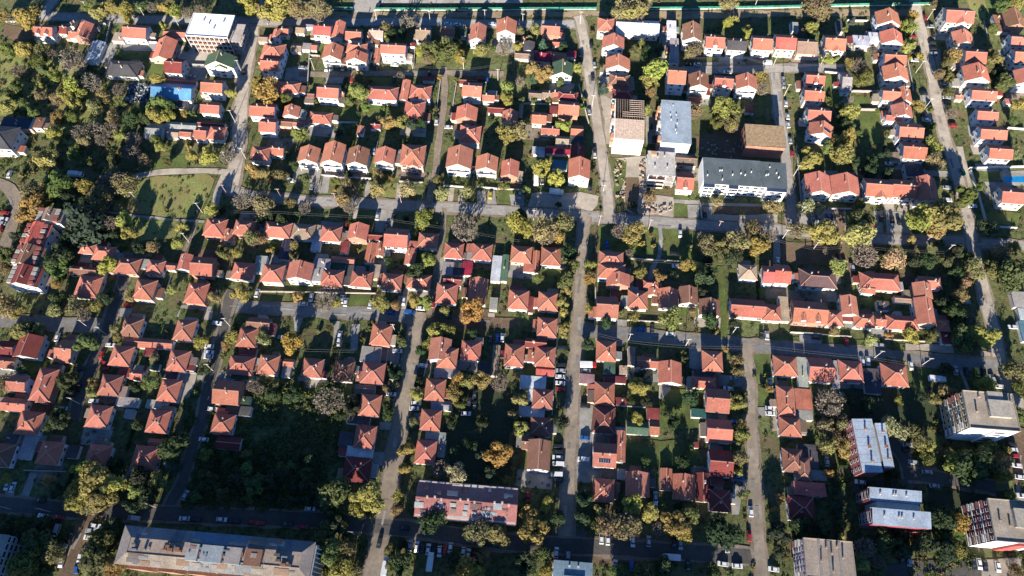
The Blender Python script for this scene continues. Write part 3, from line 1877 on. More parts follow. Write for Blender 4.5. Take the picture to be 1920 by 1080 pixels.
M['dark'] = mat("shadow_paint", (.02,.02,.022), n1=(1,.2), n2=(1,0))  # near-black paint standing in for shade inside openings and the attic
M['glass'] = mat("window_glass", (.03,.04,.05), rough=.12, n1=(.5,.3), n2=(1,0), spec=.7)
M['frame'] = mat("window_frame", (.7,.7,.68), n1=(1,.1), n2=(1,0))
M['wood'] = mat("timber", (.45,.33,.21), n1=(1,.25), n2=(4,.25))
M['plank'] = mat("raw_plank", (.68,.53,.43), n1=(1,.2), n2=(4,.2))
M['oldwood'] = mat("aged_timber", (.22,.155,.095), n1=(1,.3), n2=(4,.3))
M['white'] = mat("white_paint", (.78,.78,.77), n1=(.2,.07), n2=(1,.06))
M['solar'] = mat("solar_cell", (.012,.018,.05), rough=.2, n1=(1,.2), n2=(1,0), spec=.6)
M['leaf'] = mat("leaves", objcol=True, n1=(1.3,.28), n2=(5,.15), trans=.32, rough=.7)
M['twig'] = mat("twigs", objcol=True, n1=(1,.25), n2=(3,.2))
M['bark'] = mat("bark", (.10,.075,.055), n1=(1,.25), n2=(4,.3))
M['paint'] = mat("car_paint", objcol=True, rough=.28, n1=(.6,.06), n2=(1,0), spec=.55)
M['tyre'] = mat("tyre", (.02,.02,.02), n1=(1,.2), n2=(1,0))
M['trim'] = mat("dark_trim", (.03,.03,.032), n1=(1,.2), n2=(1,0))
M['green'] = mat("green_mesh", (.03,.20,.13), n1=(.1,.35), n2=(.8,.35), tint=((.12,.14,.11), .25, .55, .8))
M['wire'] = mat("wire", (.35,.33,.3), n1=(1,.1), n2=(1,0))
GC = 'Object'
M['sl'] = mat("dimmed_road", (.34,.285,.22), n1=(.06,.2), n2=(.6,.18), tint=((.22,.18,.14), .15, .5, .85), coord=GC)  # dusty road copy, dimmed in colour for weaker light on the lower streets
M['al'] = mat("dimmed_asphalt", (.24,.235,.225), n1=(.05,.2), n2=(.6,.18), tint=((.15,.145,.135), .13, .5, .9), coord=GC)  # asphalt copy, dimmed in colour for weaker light on the lower streets
M['ad'] = mat("shade_dark_asphalt", (.12,.112,.10), n1=(.05,.16), n2=(.6,.16), tint=((.07,.066,.06), .13, .52, .85), coord=GC)  # asphalt darkened so the colour carries the bottom streets' deep shade
M['a'] = mat("asphalt", (.36,.34,.31), n1=(.05,.16), n2=(.6,.16), tint=((.19,.18,.165), .13, .55, .9), coord=GC)  # painted brighter than its lower-street copy to follow the light falloff
M['s'] = mat("dusty_road", (.46,.405,.335), n1=(.06,.16), n2=(.6,.16), tint=((.24,.19,.14), .15, .5, .85), coord=GC)  # dusty surface, also painted brighter than its lower-street copy for the light falloff
M['c'] = mat("paving", (.36,.345,.31), n1=(.15,.18), n2=(1.2,.15), tint=((.2,.19,.17), .2, .5, .85), coord=GC)
M['e'] = mat("bare_earth", (.19,.13,.085), n1=(.1,.25), n2=(1,.25), tint=((.12,.12,.05), .2, .5, .8), coord=GC)
M['e2'] = mat("packed_earth", (.27,.22,.17), n1=(.1,.2), n2=(1,.25), tint=((.14,.12,.06), .25, .55, .9), coord=GC)
M['v'] = mat("dry_verge", (.33,.25,.165), n1=(.08,.22), n2=(1,.25), tint=((.20,.19,.08), .12, .5, .85), coord=GC)
M['g'] = mat("lawn", (.12,.16,.045), n1=(.15,.3), n2=(2,.35), tint=((.13,.11,.04), .12, .5, .8), coord=GC, bump=.6)
M['o'] = mat("dry_meadow", (.225,.25,.08), n1=(.06,.25), n2=(1.2,.35), tint=((.30,.22,.10), .1, .42, .75), coord=GC, bump=.6)
M['d'] = mat("shady_grass", (.06,.085,.04), n1=(.1,.3), n2=(1.2,.35), tint=((.07,.055,.035), .1, .45, .8), coord=GC, bump=.6)  # grass colour darkened, with the shade painted into it
M['p'] = mat("pool_water", (.02,.30,.62), rough=.1, n1=(.3,.15), n2=(1,0), spec=.5)
M['ground'] = mat("garden_soil", (.128,.145,.055), n1=(.035,.35), n2=(.6,.45), tint=((.20,.145,.085), .09, .5, .74), coord=GC, bump=.9, bscale=1.5)
MATS = {k: v for k, v in M.items()}
# ------------------------------------------------------------------ mesh helper
class MB:
    def __init__(s): s.v = []; s.f = []; s.m = []; s.mats = []
    def mi(s, k):
        if k not in s.mats: s.mats.append(k)
        return s.mats.index(k)
    def poly(s, pts, k):
        n = len(s.v); s.v += [tuple(p) for p in pts]; s.f.append(tuple(range(n, n+len(pts)))); s.m.append(s.mi(k))
    def box(s, x0, y0, z0, x1, y1, z1, k, top=None):
        n = len(s.v); s.v += [(x0,y0,z0),(x1,y0,z0),(x1,y1,z0),(x0,y1,z0),(x0,y0,z1),(x1,y0,z1),(x1,y1,z1),(x0,y1,z1)]
        for i, q in enumerate(((0,3,2,1),(4,5,6,7),(0,1,5,4),(1,2,6,5),(2,3,7,6),(3,0,4,7))):
            s.f.append(tuple(n+j for j in q)); s.m.append(s.mi(top if (top and i == 1) else k))
    def prism(s, a, b, r0, r1, k, n=5, cap=True):
        a = Vector(a); b = Vector(b); d = (b-a).normalized(); u = d.orthogonal().normalized(); v = d.cross(u); o = len(s.v)
        for c, r in ((a, r0), (b, r1)):
            for i in range(n):
                t = 2*math.pi*i/n; s.v.append(tuple(c+u*(r*math.cos(t))+v*(r*math.sin(t))))
        mi = s.mi(k)
        for i in range(n):
            j = (i+1) % n; s.f.append((o+i, o+j, o+n+j, o+n+i)); s.m.append(mi)
        if cap: s.f.append(tuple(o+n+i for i in range(n))); s.m.append(mi)
    def bar(s, a, b, wd, h, k):
        a = Vector(a); b = Vector(b); d = (b-a).normalized(); u = d.cross(Vector((0,0,1)))
        u = u.normalized()*wd/2 if u.length > 1e-4 else Vector((wd/2,0,0)); z = d.cross(u).normalized()*-h/2
        if z.z < 0: z = -z
        n = len(s.v)
        for c in (a, b): s.v += [tuple(c-u-z), tuple(c+u-z), tuple(c+u+z), tuple(c-u+z)]
        for q in ((0,1,2,3),(7,6,5,4),(0,4,5,1),(1,5,6,2),(2,6,7,3),(3,7,4,0)): s.f.append(tuple(n+j for j in q)); s.m.append(s.mi(k))
    def mesh(s, name, smooth=False):
        me = bpy.data.meshes.new(name); me.from_pydata(s.v, [], s.f)
        for k in s.mats: me.materials.append(M[k])
        me.polygons.foreach_set("material_index", s.m)
        if smooth: me.polygons.foreach_set("use_smooth", [True]*len(s.f))
        me.update(); return me
def ob(name, me, parent=None, loc=(0,0,0), rz=0, col=None, scale=None):
    o = bpy.data.objects.new(name, me); COL.objects.link(o); o.location = loc
    if rz: o.rotation_euler = (0,0,rz)
    if scale: o.scale = scale
    if parent: o.parent = parent
    if col: o.color = (*col, 1)
    return o
def empty(name, loc, rz=0): return ob(name, None, None, loc, rz)
def tag(o, label, cat, group=None):
    o['label'] = label; o['category'] = cat
    if group: o['group'] = group
def jit(c, a=.12, hue=.05):
    k = 1+R.uniform(-a, a); return tuple(max(0, x*k*(1+R.uniform(-hue, hue))) for x in c)
# ------------------------------------------------------------------ data
ORD = ['first','second','third','fourth','fifth','sixth','seventh','eighth','ninth','tenth','eleventh','twelfth','thirteenth','fourteenth','fifteenth','sixteenth','seventeenth','eighteenth','nineteenth','twentieth']
def ordw(i):
    if i < 20: return ORD[i]
    t = (i+1)//10; u = (i+1) % 10
    tens = ['','','twent','thirt','fort','fift'][t]
    return tens+'ieth' if u == 0 else tens+'y-'+ORD[u-1]
ROWS = dict(a="lane row by the frame block", b="cluster round the blue-roofed hall", c="row under the green fence", d="white-fronted second row",
 e="row under the narrow lane", f="gardens above the gabled row", g="row right of the unpaved lane", h="cluster left of long avenue", k="row right of long avenue",
 l="row facing the bare verge", m="row below the asphalt lane", n="column by the slatted roof", o="column left of the slanting avenue", p="column right of the slanting avenue",
 q="top right corner cluster", j="shed rank above the meadow", r="stepped terrace", aa="white villa at the left edge", s="cluster behind the terrace",
 t="row below the meadow", u="row under the main street", v="row above the dark gardens", w="gabled row above the main street", y="corner cluster by the long avenue",
 A="row by the huge yellow tree", B="row above lower right street", Z="sheds at the right edge", C="lower left corner cluster", D="hipped block between two lanes",
 E="column left of the dark garden", F="row above the dark garden", G="column right of the sunlit avenue", H="column by the parked cars", I="block under lower right street",
 J="row beside the tan block", K="bottom left row", L="red row above bottom trees", M="shaded pair by sunlit avenue")  # row M: hip roof coloured maroon to carry the shade it lies in
RC = dict(o=(.50,.185,.128), r=(.49,.188,.128), r2=(.29,.14,.10), v=(.56,.14,.11), d=(.24,.055,.05), d3=(.36,.21,.21), d4=(.2,.075,.06), c=(.33,.03,.06), b=(.25,.125,.085), w=(.30,.22,.16), p=(.45,.36,.27),
 k=(.085,.08,.085), k2=(.045,.045,.07), k3=(.14,.085,.08), k4=(.2,.15,.12), l=(.34,.335,.32), s=(.5,.54,.58), q=(.74,.74,.74), q2=(.6,.6,.58), g=(.06,.10,.06), g2=(.09,.16,.10), g3=(.04,.13,.12), u=(.14,.34,.54), u2=(.02,.045,.09), u3=(.12,.22,.27))
CN = dict(o="orange", r="rust-red", r2="brownish red", v="bright red", d="maroon", d3="pinkish", d4="dull maroon", c="crimson", b="brown", w="weathered tan", p="pale tan", k="dark grey", k2="black", k3="dark brown", k4="taupe",
 l="pale grey", s="silver", q="white", q2="off-white", g="dark green", g2="mossy green", g3="teal", u="bright blue", u2="navy", u3="blue-grey")
METAL = {'k','l','s','q','q2','g2','g3','u','u2','u3','k2','v','c'}
def area_sort(lst):
    xs = [q[0] for q in lst]; ys = [q[1] for q in lst]
    return (0, 'left') if max(xs)-min(xs) >= .8*(max(ys)-min(ys)) else (1, 'top')
H, T, C, PO = [], [], [], []
tx = ty = 0; row = 'a'
for ln in DATA.strip().split('\n'):
    q = ln.split()
    if not q: continue
    if q[0] == 'T': tx, ty = float(q[1]), float(q[2])
    elif q[0] == 'R': row = q[1]
    elif q[0] == 'h':
        a = [float(v)/4 for v in q[1:5]]
        if q[5] not in 'xyhf': q[5], q[6] = q[6], q[5]
        H.append(dict(row=row, x0=tx+a[0], y0=ty+a[1], x1=tx+a[2], y1=ty+a[3], ty=q[5], col=q[6], st=float(q[7]), opt=q[8:]))
    elif q[0] == 't': T.append(dict(x=tx+float(q[1])/4, y=ty+float(q[2])/4, r=float(q[3])/4, k=q[4]))
    elif q[0] == 'c': C.append(dict(x=tx+float(q[1])/4, y=ty+float(q[2])/4, col=q[3], kind=q[4] if len(q) > 5 else 'c', d=q[-1]))
    elif q[0] in 'pq': PO.append(dict(x=tx+float(q[1])/4, y=ty+float(q[2])/4, q=q[0] == 'q'))
H = [h for h in H if h['ty'] in 'xyhf' and h['col'] in RC]
# ------------------------------------------------------------------ ground, streets, patches
GROUND = []
def struct(name, me, loc=(0,0,0), kind='structure'):
    o = ob(name, me, None, loc); o['kind'] = kind; return o
mb = MB(); mb.poly([(-1500,-700,0),(1500,-700,0),(1500,2600,0),(-1500,2600,0)], 'ground'); struct('ground', mb.mesh('ground'))
ZL = [.09]
def nz(): ZL[0] += .001; return ZL[0]
PATCH = []
PN = dict(a='asphalt_yard', ad='asphalt_yard', c='paved_yard', s='dusty_yard', e='earth_plot', e2='earth_plot', v='verge', g='lawn', o='meadow', d='shaded_grass', p='pool_water')
for ln in PATCHES.strip().split('\n'):
    if ln[0] == '#': continue
    q = ln.split(); ox, oy = float(q[1]), float(q[2]); v = [float(t) for t in q[3:]]
    px = [(ox+v[i]/4, oy+v[i+1]/4) for i in range(0, len(v), 2)]
    pts = [P(x, y) for x, y in px]
    # soften the straight outline: subdivide and jitter for planted ground
    if q[0] in 'goedsv':
        out = []
        for i, a in enumerate(pts):
            b = pts[(i+1) % len(pts)]; n = max(1, int((b-a).length/5))
            for k in range(n):
                c = a.lerp(b, k/n); out.append(c+Vector((R.uniform(-.8,.8), R.uniform(-.8,.8), 0)) if k else c)
        pts = out
    z = nz(); mb = MB(); mb.poly([(p.x, p.y, z) for p in pts], q[0])
    ar = sum(pts[i-1].x*pts[i].y-pts[i].x*pts[i-1].y for i in range(len(pts)))
    if ar < 0: mb.f = [f[::-1] for f in mb.f]
    struct(PN[q[0]], mb.mesh(PN[q[0]])); PATCH.append((q[0], pts))
ROADS = []
def ribbon(pts, wd, z, k, name, jitter=.25):
    # Catmull-Rom through the traced points, uneven crumbling edge
    pp = []
    for i in range(len(pts)-1):
        p0 = pts[max(i-1,0)]; p1 = pts[i]; p2 = pts[i+1]; p3 = pts[min(i+2,len(pts)-1)]; n = max(2, int((p2-p1).length/4))
        for j in range(n):
            t = j/n; pp.append(.5*((2*p1)+(p2-p0)*t+(2*p0-5*p1+4*p2-p3)*t*t+(3*p1-p0-3*p2+p3)*t**3))
    pp.append(pts[-1]); mb = MB(); prev = None
    for i, c in enumerate(pp):
        d = (pp[min(i+1,len(pp)-1)]-pp[max(i-1,0)]).normalized(); nrm = Vector((-d.y, d.x, 0)); wl = wd/2+R.uniform(-jitter, jitter); wr = wd/2+R.uniform(-jitter, jitter)
        mb.v += [tuple(c+nrm*wl+Vector((0,0,z))), tuple(c-nrm*wr+Vector((0,0,z)))]
        if i: n = 2*i; mb.f.append((n-2, n-1, n+1, n)); mb.m.append(mb.mi(k))
    return struct(name, mb.mesh(name)), pp
for ln in ROADDATA.strip().split('\n'):
    if ln[0] == '#': continue
    nm, ph, wd, k, pt = ln.split('|'); v = [float(t) for t in pt.split()]
    pts = [P(v[i], v[i+1]) for i in range(0, len(v), 2)]; wd = float(wd)
    if k in ('a','s','ad','al','sl') and wd > 4:                                             # worn earth shoulder under the carriageway
        z = nz(); ribbon(pts, wd+2.2, z, 'e2', 'verge', .6)
    z = nz(); o, pp = ribbon(pts, wd, z, k, 'path' if wd < 2.6 else 'street')
    ROADS.append((nm, ph, wd, pp))
mb = MB(); rz_ = .2
for nm, ph, wd, pp in ROADS:                                            # mended patches and worn wheel lines
    if wd < 4: continue
    for i in range(2, len(pp)-3):
        if R.random() > .34: continue
        d = (pp[i+1]-pp[i]).normalized(); nrm = Vector((-d.y, d.x, 0)); ln_ = R.uniform(1.5,7); w_ = R.uniform(.5,1.6); o_ = R.uniform(-wd/2+w_/2+.2, wd/2-w_/2-.2); c = pp[i]+nrm*o_; rz_ += .0003
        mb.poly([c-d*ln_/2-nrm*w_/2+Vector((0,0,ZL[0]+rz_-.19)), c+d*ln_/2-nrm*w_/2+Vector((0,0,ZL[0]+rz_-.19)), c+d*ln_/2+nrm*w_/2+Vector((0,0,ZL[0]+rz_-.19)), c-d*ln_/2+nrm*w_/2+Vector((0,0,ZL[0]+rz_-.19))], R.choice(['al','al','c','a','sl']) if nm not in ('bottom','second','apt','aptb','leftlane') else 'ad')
struct('road_repairs', mb.mesh('road_repairs'))
def road_near(p):
    best = (1e9, None)
    for r in ROADS:
        for c in r[3]:
            d = (c.x-p.x)**2+(c.y-p.y)**2
            if d < best[0]: best = (d, r)
    return math.sqrt(best[0]), best[1]
# ------------------------------------------------------------------ shared small meshes
def win_mesh(wd, h):
    mb = MB(); mb.box(-wd/2-.08, -.09, 0, wd/2+.08, .05, h, 'frame'); mb.box(-wd/2, -.12, .08, -.03, -.07, h-.08, 'glass'); mb.box(.03, -.12, .08, wd/2, -.07, h-.08, 'glass'); mb.box(-wd/2-.15, -.2, -.08, wd/2+.15, -.06, -.002, 'frame')
    return mb.mesh('window')
WIN = win_mesh(1.2, 1.3); WINL = win_mesh(2.0, 1.5); WINS = win_mesh(.8, 1.0)
mb = MB(); mb.box(-.5, -.08, 0, .5, .05, 2.1, 'wood'); mb.box(-.6, -.06, 0, -.503, .05, 2.2, 'frame'); mb.box(.503, -.06, 0, .6, .05, 2.2, 'frame'); DOOR = mb.mesh('door')
mb = MB(); mb.box(-1.25, -.08, 0, 1.25, .05, 2.2, 'trim'); 
for i in range(4): mb.box(-1.15, -.12, .1+i*.52, 1.15, -.085, .54+i*.52, 'frame')
GARAGE = mb.mesh('garage_door')
mb = MB(); mb.box(-.22, -.27, -1.2, .22, .27, 1.35, 'plaster'); mb.box(-.28, -.33, 1.353, .28, .33, 1.46, 'conc'); mb.box(-.1, -.1, 1.463, .1, .1, 1.7, 'brick'); CHIM = mb.mesh('chimney')
mb = MB(); mb.box(-.26, -.3, -1.2, .26, .3, 1.05, 'brick'); mb.box(-.32, -.36, 1.053, .32, .36, 1.15, 'conc'); CHIM2 = mb.mesh('chimney')
mb = MB()
for i in range(5): mb.box(-2.4+i*.97, -.8, 0, -1.48+i*.97, .8, .06, 'solar')
mb.box(-2.45, -.85, -.06, 2.45, .85, -.003, 'frame'); SOLAR = mb.mesh('solar_panel')
mb = MB(); mb.prism((0,0,0), (.0,-.25,.6), .42, .45, 'white', 10); DISH = mb.mesh('satellite_dish')
WC = [(.76,.75,.73), (.78,.77,.76), (.70,.66,.58), (.74,.71,.66), (.62,.58,.52), (.60,.44,.34), (.50,.50,.48), (.70,.62,.55)]
NB = [0]
def wall_windows(root_wall, w, d, eave, st, side_e, rnd, big=False):
    fl = max(1, int(st+.3)); fh = (eave-.4)/fl if fl else 2.6
    def put(x, y, z, rz, me=WIN): ob('window', me, root_wall, (x, y, z), rz)
    for f in range(fl):
        z = 1.05+f*fh
        if z+1.4 > eave: break
        n = max(1, int(w/3.4))
        for i in range(n):
            if f == 0 and i == n//2 and n > 1: continue
            put(-w/2+(i+.5)*w/n, -d/2, z, 0, WINL if (big or rnd.random() < .25) else WIN)
        n = max(1, min(3, int(d/4)))
        for i in range(n):
            if side_e: put(w/2, -d/2+(i+.5)*d/n, z, math.pi/2)
            else: put(-w/2, -d/2+(i+.5)*d/n, z, -math.pi/2)
        if f == 0 or f == fl-1: put(w*.2, d/2, z, math.pi)
def roof_mesh(name, w, d, ty, rise, k, ov, th=.2):
    mb = MB(); x, y = w/2, d/2; rk = 'ridge' if k == 'tile' else k
    if ty == 'f':
        mb.box(-x, -y, 0, x, y, .22, k); return mb.mesh(name), 0
    e = [(-x,-y,0), (x,-y,0), (x,y,0), (-x,y,0)]
    if ty == 'h':
        if w >= d: r0, r1 = (-(x-y*.96), 0, rise), (x-y*.96, 0, rise)
        else: r0, r1 = (0, -(y-x*.96), rise), (0, y-x*.96, rise)
        if w >= d: F = [[e[0],e[1],r1,r0],[e[2],e[3],r0,r1],[e[1],e[2],r1],[e[3],e[0],r0]]
        else: F = [[e[0],e[1],r0],[e[1],e[2],r1,r0],[e[2],e[3],r1],[e[3],e[0],r0,r1]]
        ed = [(r0,r1)]+([(e[0],r0),(e[3],r0),(e[1],r1),(e[2],r1)] if w >= d else [(e[0],r0),(e[1],r0),(e[2],r1),(e[3],r1)])
    elif ty == 'x':
        r0, r1 = (-x,0,rise), (x,0,rise); F = [[e[0],e[1],r1,r0],[e[2],e[3],r0,r1]]; ed = [(r0,r1)]
    else:
        r0, r1 = (0,-y,rise), (0,y,rise); F = [[e[1],e[2],r1,r0],[e[3],e[0],r0,r1]]; ed = [(r0,r1)]
    cnt = {}
    for f in F:
        mb.poly(f, k); mb.poly([(p[0],p[1],p[2]-th) for p in f[::-1]], 'wood')
        for i in range(len(f)):
            a, b = f[i], f[(i+1) % len(f)]; kk = tuple(sorted((a,b))); cnt.setdefault(kk, []).append((a,b))
    for kk, l in cnt.items():
        if len(l) == 1:
            a, b = l[0]; mb.poly([(a[0],a[1],a[2]-th),(b[0],b[1],b[2]-th), b, a], 'wood' if ty != 'h' else k)
    for a, b in ed:
        if (Vector(a)-Vector(b)).length > .3: mb.bar(Vector(a)+Vector((0,0,.05)), Vector(b)+Vector((0,0,.05)), .34, .16, rk)
    return mb.mesh(name), rise
def look_of(h):
    ar = h['w']*h['d']; st = h['st']; sz = 'small ' if ar < 38 and st > .8 else ('large ' if ar > 190 else '')
    tp = dict(x='gabled', y='gabled', h='hip-roofed', f='flat-roofed')[h['ty']]
    if h['ty'] == 'f': noun = 'outbuilding' if st < .9 else ('hall' if ar > 150 else 'annexe')
    elif st <= .85: noun = 'shed'
    elif st <= 1.2: noun = 'cottage'
    elif st < 2: noun = 'house'
    else: noun = 'tall house'
    return sz+CN[h['col']]+' '+tp+' '+noun, noun
def make_house(h):
    z = 1.0+2.75*h['st'] if h['st'] > .85 else 2.55 if h['st'] > .65 else 2.2
    xm, ym = (h['x0']+h['x1'])/2, (h['y0']+h['y1'])/2
    a, b, c, e = P(h['x0'],ym,z), P(h['x1'],ym,z), P(xm,h['y0'],z), P(xm,h['y1'],z)
    W, D = (b-a).length, (c-e).length; ctr = (a+b+c+e)/4; h['w'], h['d'] = W, D; h['pos'] = Vector((ctr.x, ctr.y, 0))
    opt = h['opt']; rz = 0
    for o_ in opt:
        if o_[0] == 'A': rz = math.radians(float(o_[1:]))
    if h['st'] > .85 and not rz: rz = R.uniform(-.012, .012)
    look, noun = look_of(h); h['look'] = look; ty = h['ty']; shed = h['st'] <= .85
    nm = ('outbuilding' if shed else 'flat_roofed_building') if ty == 'f' else 'shed' if shed else 'hip_roofed_house' if ty == 'h' else 'gabled_house'
    root = empty(nm, h['pos'], rz); h['root'] = root; h['noun'] = noun
    ov = .5 if not shed else .25
    if ty == 'f': ov = .12
    w, d = max(1.5, W-2*ov), max(1.5, D-2*ov)
    span = D if ty == 'x' else W if ty == 'y' else min(W, D)
    rise = span/2*(.57 if not shed else .34) if ty != 'h' else span/2*.56
    k = 'seam' if h['col'] in METAL or ty == 'f' else 'tile'
    rc = jit(RC[h['col']], .14, .06)
    if ty == 'f' and h['col'] in 'kl': k = 'conc'
    wc = jit(R.choice(WC[:5] if h['st'] >= 2 else WC), .05, .02)
    if 'P' in opt: wc = (.62,.36,.30)
    if h['st'] == 1.5 and R.random() < .3: wc = (.42,.22,.15)
    # walls
    mb = MB(); x, y = w/2, d/2; ov2 = ov
    slope = rise/(span/2); zt = z-.12+ov*slope if ty != 'f' and ty != 'h' else z-.1
    if ty == 'h': zt = z+ov*.5
    bm = 'plaster' if not (wc[0] < .45 and wc[1] < .3) else 'brick'
    mb.box(-x, -y, 0, x, y, zt if ty in 'fh' else z-.12+ov*slope*.6, bm); g = rise-.22
    zb = z-.12+ov*slope*.6
    if ty == 'x':
        for sx in (-1, 1):
            q = [(sx*x,-y,zb),(sx*x,y,zb),(sx*x,0,z+g)]; mb.poly(q if sx > 0 else q[::-1], bm)
    if ty == 'y':
        for sy in (-1, 1):
            q = [(-x,sy*y,zb),(x,sy*y,zb),(0,sy*y,z+g)]; mb.poly(q if sy < 0 else q[::-1], bm)
    if h['st'] > .85: mb.box(-x-.05, -y-.05, 0, x+.05, y+.05, .45, 'conc')
    wall = ob('wall', mb.mesh('wall'), root, col=wc)
    rm, _ = roof_mesh('roof', W, D, ty, rise, k, ov); roof = ob('roof', rm, root, (0,0,z), col=rc)
    def roof_z(px, py):
        if ty == 'x': return rise*(1-abs(py)/(D/2))
        if ty == 'y': return rise*(1-abs(px)/(W/2))
        if ty == 'h': return min(rise, .56*min(W/2-abs(px), D/2-abs(py)))
        return .22
    if not shed or R.random() < .25:
        for i in range(1 if R.random() < .55 or shed else 2):
            px, py = R.uniform(-.25,.25)*W, R.uniform(-.22,.22)*D
            if ty == 'y': px = R.choice((-1,1))*W*.1
            if ty == 'x': py = D*R.uniform(-.12,.12)
            ob('chimney', R.choice((CHIM, CHIM, CHIM2)), roof, (px, py, roof_z(px,py)), col=jit(R.choice([(.62,.57,.5),(.5,.4,.32),(.42,.2,.14)]), .1))
    side_e = h['pos'].x < 0
    if h['st'] > .85:
        wall_windows(wall, w, d, z, h['st'], side_e, R, big='P' in opt)
        ob('door', DOOR if R.random() < .7 else GARAGE, root, (R.uniform(-.1,.1)*w, -d/2, .02))
    else: ob('door', DOOR, root, (R.uniform(-.25,.25)*w, -d/2, .02))
    if ty == 'y' and h['st'] >= 1.5: ob('window', WINS, wall, (0, -d/2, z+rise*.2))
    if ty == 'y' and h['st'] >= 2 and h['row'] in 'wlmkd':                # balcony across the street front
        mb = MB(); zz = z-2.9; mb.box(-x+.4, -y-1.3, zz, x-.4, -y+.02, zz+.16, 'conc')
        for q in (-y-1.28,): mb.box(-x+.4, q, zz+.163, x-.4, q+.08, zz+.95, 'white')
        for sx in (-x+.5, x-.6): mb.box(sx, -y-1.25, .01, sx+.18, -y-1.07, zz-.003, 'white')
        ob('balcony', mb.mesh('balcony'), root, col=(.6,.58,.55))
    # cross gable, dormers, solar panels
    if 'c' in opt or (ty == 'h' and W > 10.5 and 'P' in opt):
        cw, cd = W*.42, D*.5; cm, _ = roof_mesh('cross_gable', cw, cd+.5, 'y', cw/2*.62, k, .4); ox = W*.08
        ob('cross_gable', cm, root, (ox, -D/2+cd/2-.6, z+.12), col=rc)
        mb = MB(); mb.box(-cw/2+.35, -.4, .0, cw/2-.35, 1.2, z+.0, bm); mb.poly([(-cw/2+.35,-.4,z+.001),(cw/2-.35,-.4,z+.001),(0,-.4,z+(cw/2-.35)*.6)], bm)
        fw = ob('front_wing', mb.mesh('front_wing'), root, (ox, -d/2-.2, 0), col=wc); ob('window', WINL, fw, (0, -.4, 1.1))
        if h['st'] >= 2: ob('window', WINL, fw, (0, -.4, 3.9))
    nd = 2 if 'd2' in opt else 1 if 'd1' in opt else 0
    for i in range(nd):
        ox = (i-(nd-1)/2)*W*.42; dw = 2.4; cm, _ = roof_mesh('dormer', dw, D*.34, 'y', .8, k, .2, .12); zz = rise*.42
        dm = ob('dormer', cm, roof, (ox, -D*.33, zz+.55), col=rc)
        mb = MB(); mb.box(-dw/2+.2, -D*.15, -1.3, dw/2-.2, D*.12, -.05, 'white'); ob('dormer_face', mb.mesh('dormer_face'), dm); 
    if 'sp' in opt:
        s = ob('solar_panel', SOLAR, roof, (0, -D*.27, roof_z(0, D*.27)+.2) if ty == 'x' else (-W*.02+W*.2, -D*.1, roof_z(W*.2, 0)+.2))
        s.rotation_euler = (math.atan(slope), 0, 0) if ty == 'x' else (0, math.atan(slope), math.pi/2*0)
    if 'm' in opt:                                                        # terrace house: boxed dormers stepping down both slopes
        for sx in (-1, 1):
            for j in range(4):
                mb = MB(); mb.box(-1.1, -.9, -1.2, 1.1, .9, .85, 'plaster', top='seam'); b_ = ob('dormer', mb.mesh('dormer'), roof, (sx*W*.33, -D*.36+j*D*.24, rise*.36), col=R.choice([(.45,.40,.34),(.5,.47,.42),(.35,.12,.10)]))
                ob('window', WINS, b_, (sx*1.1, 0, -.3), sx*math.pi/2)
    return h
for h in H: make_house(h)
# lean-tos and annexes built against many of the houses, and the paving round them
def clear_of(p, own, m):
    for h in H:
        if h is own: continue
        d = p-h['pos']
        if abs(d.x) < h['w']/2+m and abs(d.y) < h['d']/2+m: return False
    return road_near(p)[0] > 5.5
yb = MB(); yz = .004
for h in H:
    if h['st'] < .9: continue
    for tr in range(3):
        if R.random() < .36: continue
        side = R.choice('EWNN'); lw, ld = R.uniform(2.2,3.8), R.uniform(3,6)
        if side == 'N': lw, ld = ld, lw
        off = Vector((h['w']/2-.5+lw/2, R.uniform(-.25,.25)*h['d'], 0)) if side == 'E' else Vector((-h['w']/2+.5-lw/2, R.uniform(-.25,.25)*h['d'], 0)) if side == 'W' else Vector((R.uniform(-.25,.25)*h['w'], h['d']/2-.5+ld/2, 0))
        if not clear_of(h['pos']+off, h, .7): continue
        hh = R.uniform(2.2, 2.7); mb = MB(); mb.box(-lw/2+.15, -ld/2+.15, 0, lw/2-.15, ld/2-.15, hh, 'plaster'); an = ob('lean_to', mb.mesh('lean_to'), h['root'], off, col=jit(R.choice(WC[2:]), .1))
        c = R.choice([RC['l'], RC['w'], RC['r'], RC['b'], RC['d'], RC['p'], RC['l'], RC['k4']]); tl = c in (RC['r'], RC['b'], RC['w'])
        mb = MB(); dz = .5; z0, z1 = (hh+dz, hh) if side == 'W' else (hh, hh+dz) if side == 'E' else (hh, hh); a, e = lw/2, ld/2
        q = [(-a,-e,hh+(dz if side in 'EN' else 0)),(a,-e,hh+(dz if side in 'WN' else 0)),(a,e,hh+(dz if side == 'W' else 0)),(-a,e,hh+(dz if side == 'E' else 0))]
        mb.poly(q, 'tile' if tl else 'seam')
        for i in range(4): u, v = q[i], q[(i+1) % 4]; mb.poly([(u[0],u[1],hh-.12),(v[0],v[1],hh-.12),v,u], 'wood')
        ob('lean_to_roof', mb.mesh('lean_to_roof'), an, col=jit(c, .2))
    if R.random() < .6:
        a, e = h['w']/2+R.uniform(1,3), R.uniform(2,5); o_ = h['pos']+Vector((R.uniform(-1.5,1.5), R.choice((-1,-1,1))*(h['d']/2+e*.6), 0)); yz += .0004
        yb.poly([(o_.x-a+R.uniform(-1,1), o_.y-e, yz), (o_.x+a+R.uniform(-1,1), o_.y-e+R.uniform(-.6,.6), yz), (o_.x+a, o_.y+e, yz), (o_.x-a, o_.y+e+R.uniform(-.6,.6), yz)], R.choice(['c','c','e2','s','g','g','e']))
struct('garden_ground', yb.mesh('garden_ground'))
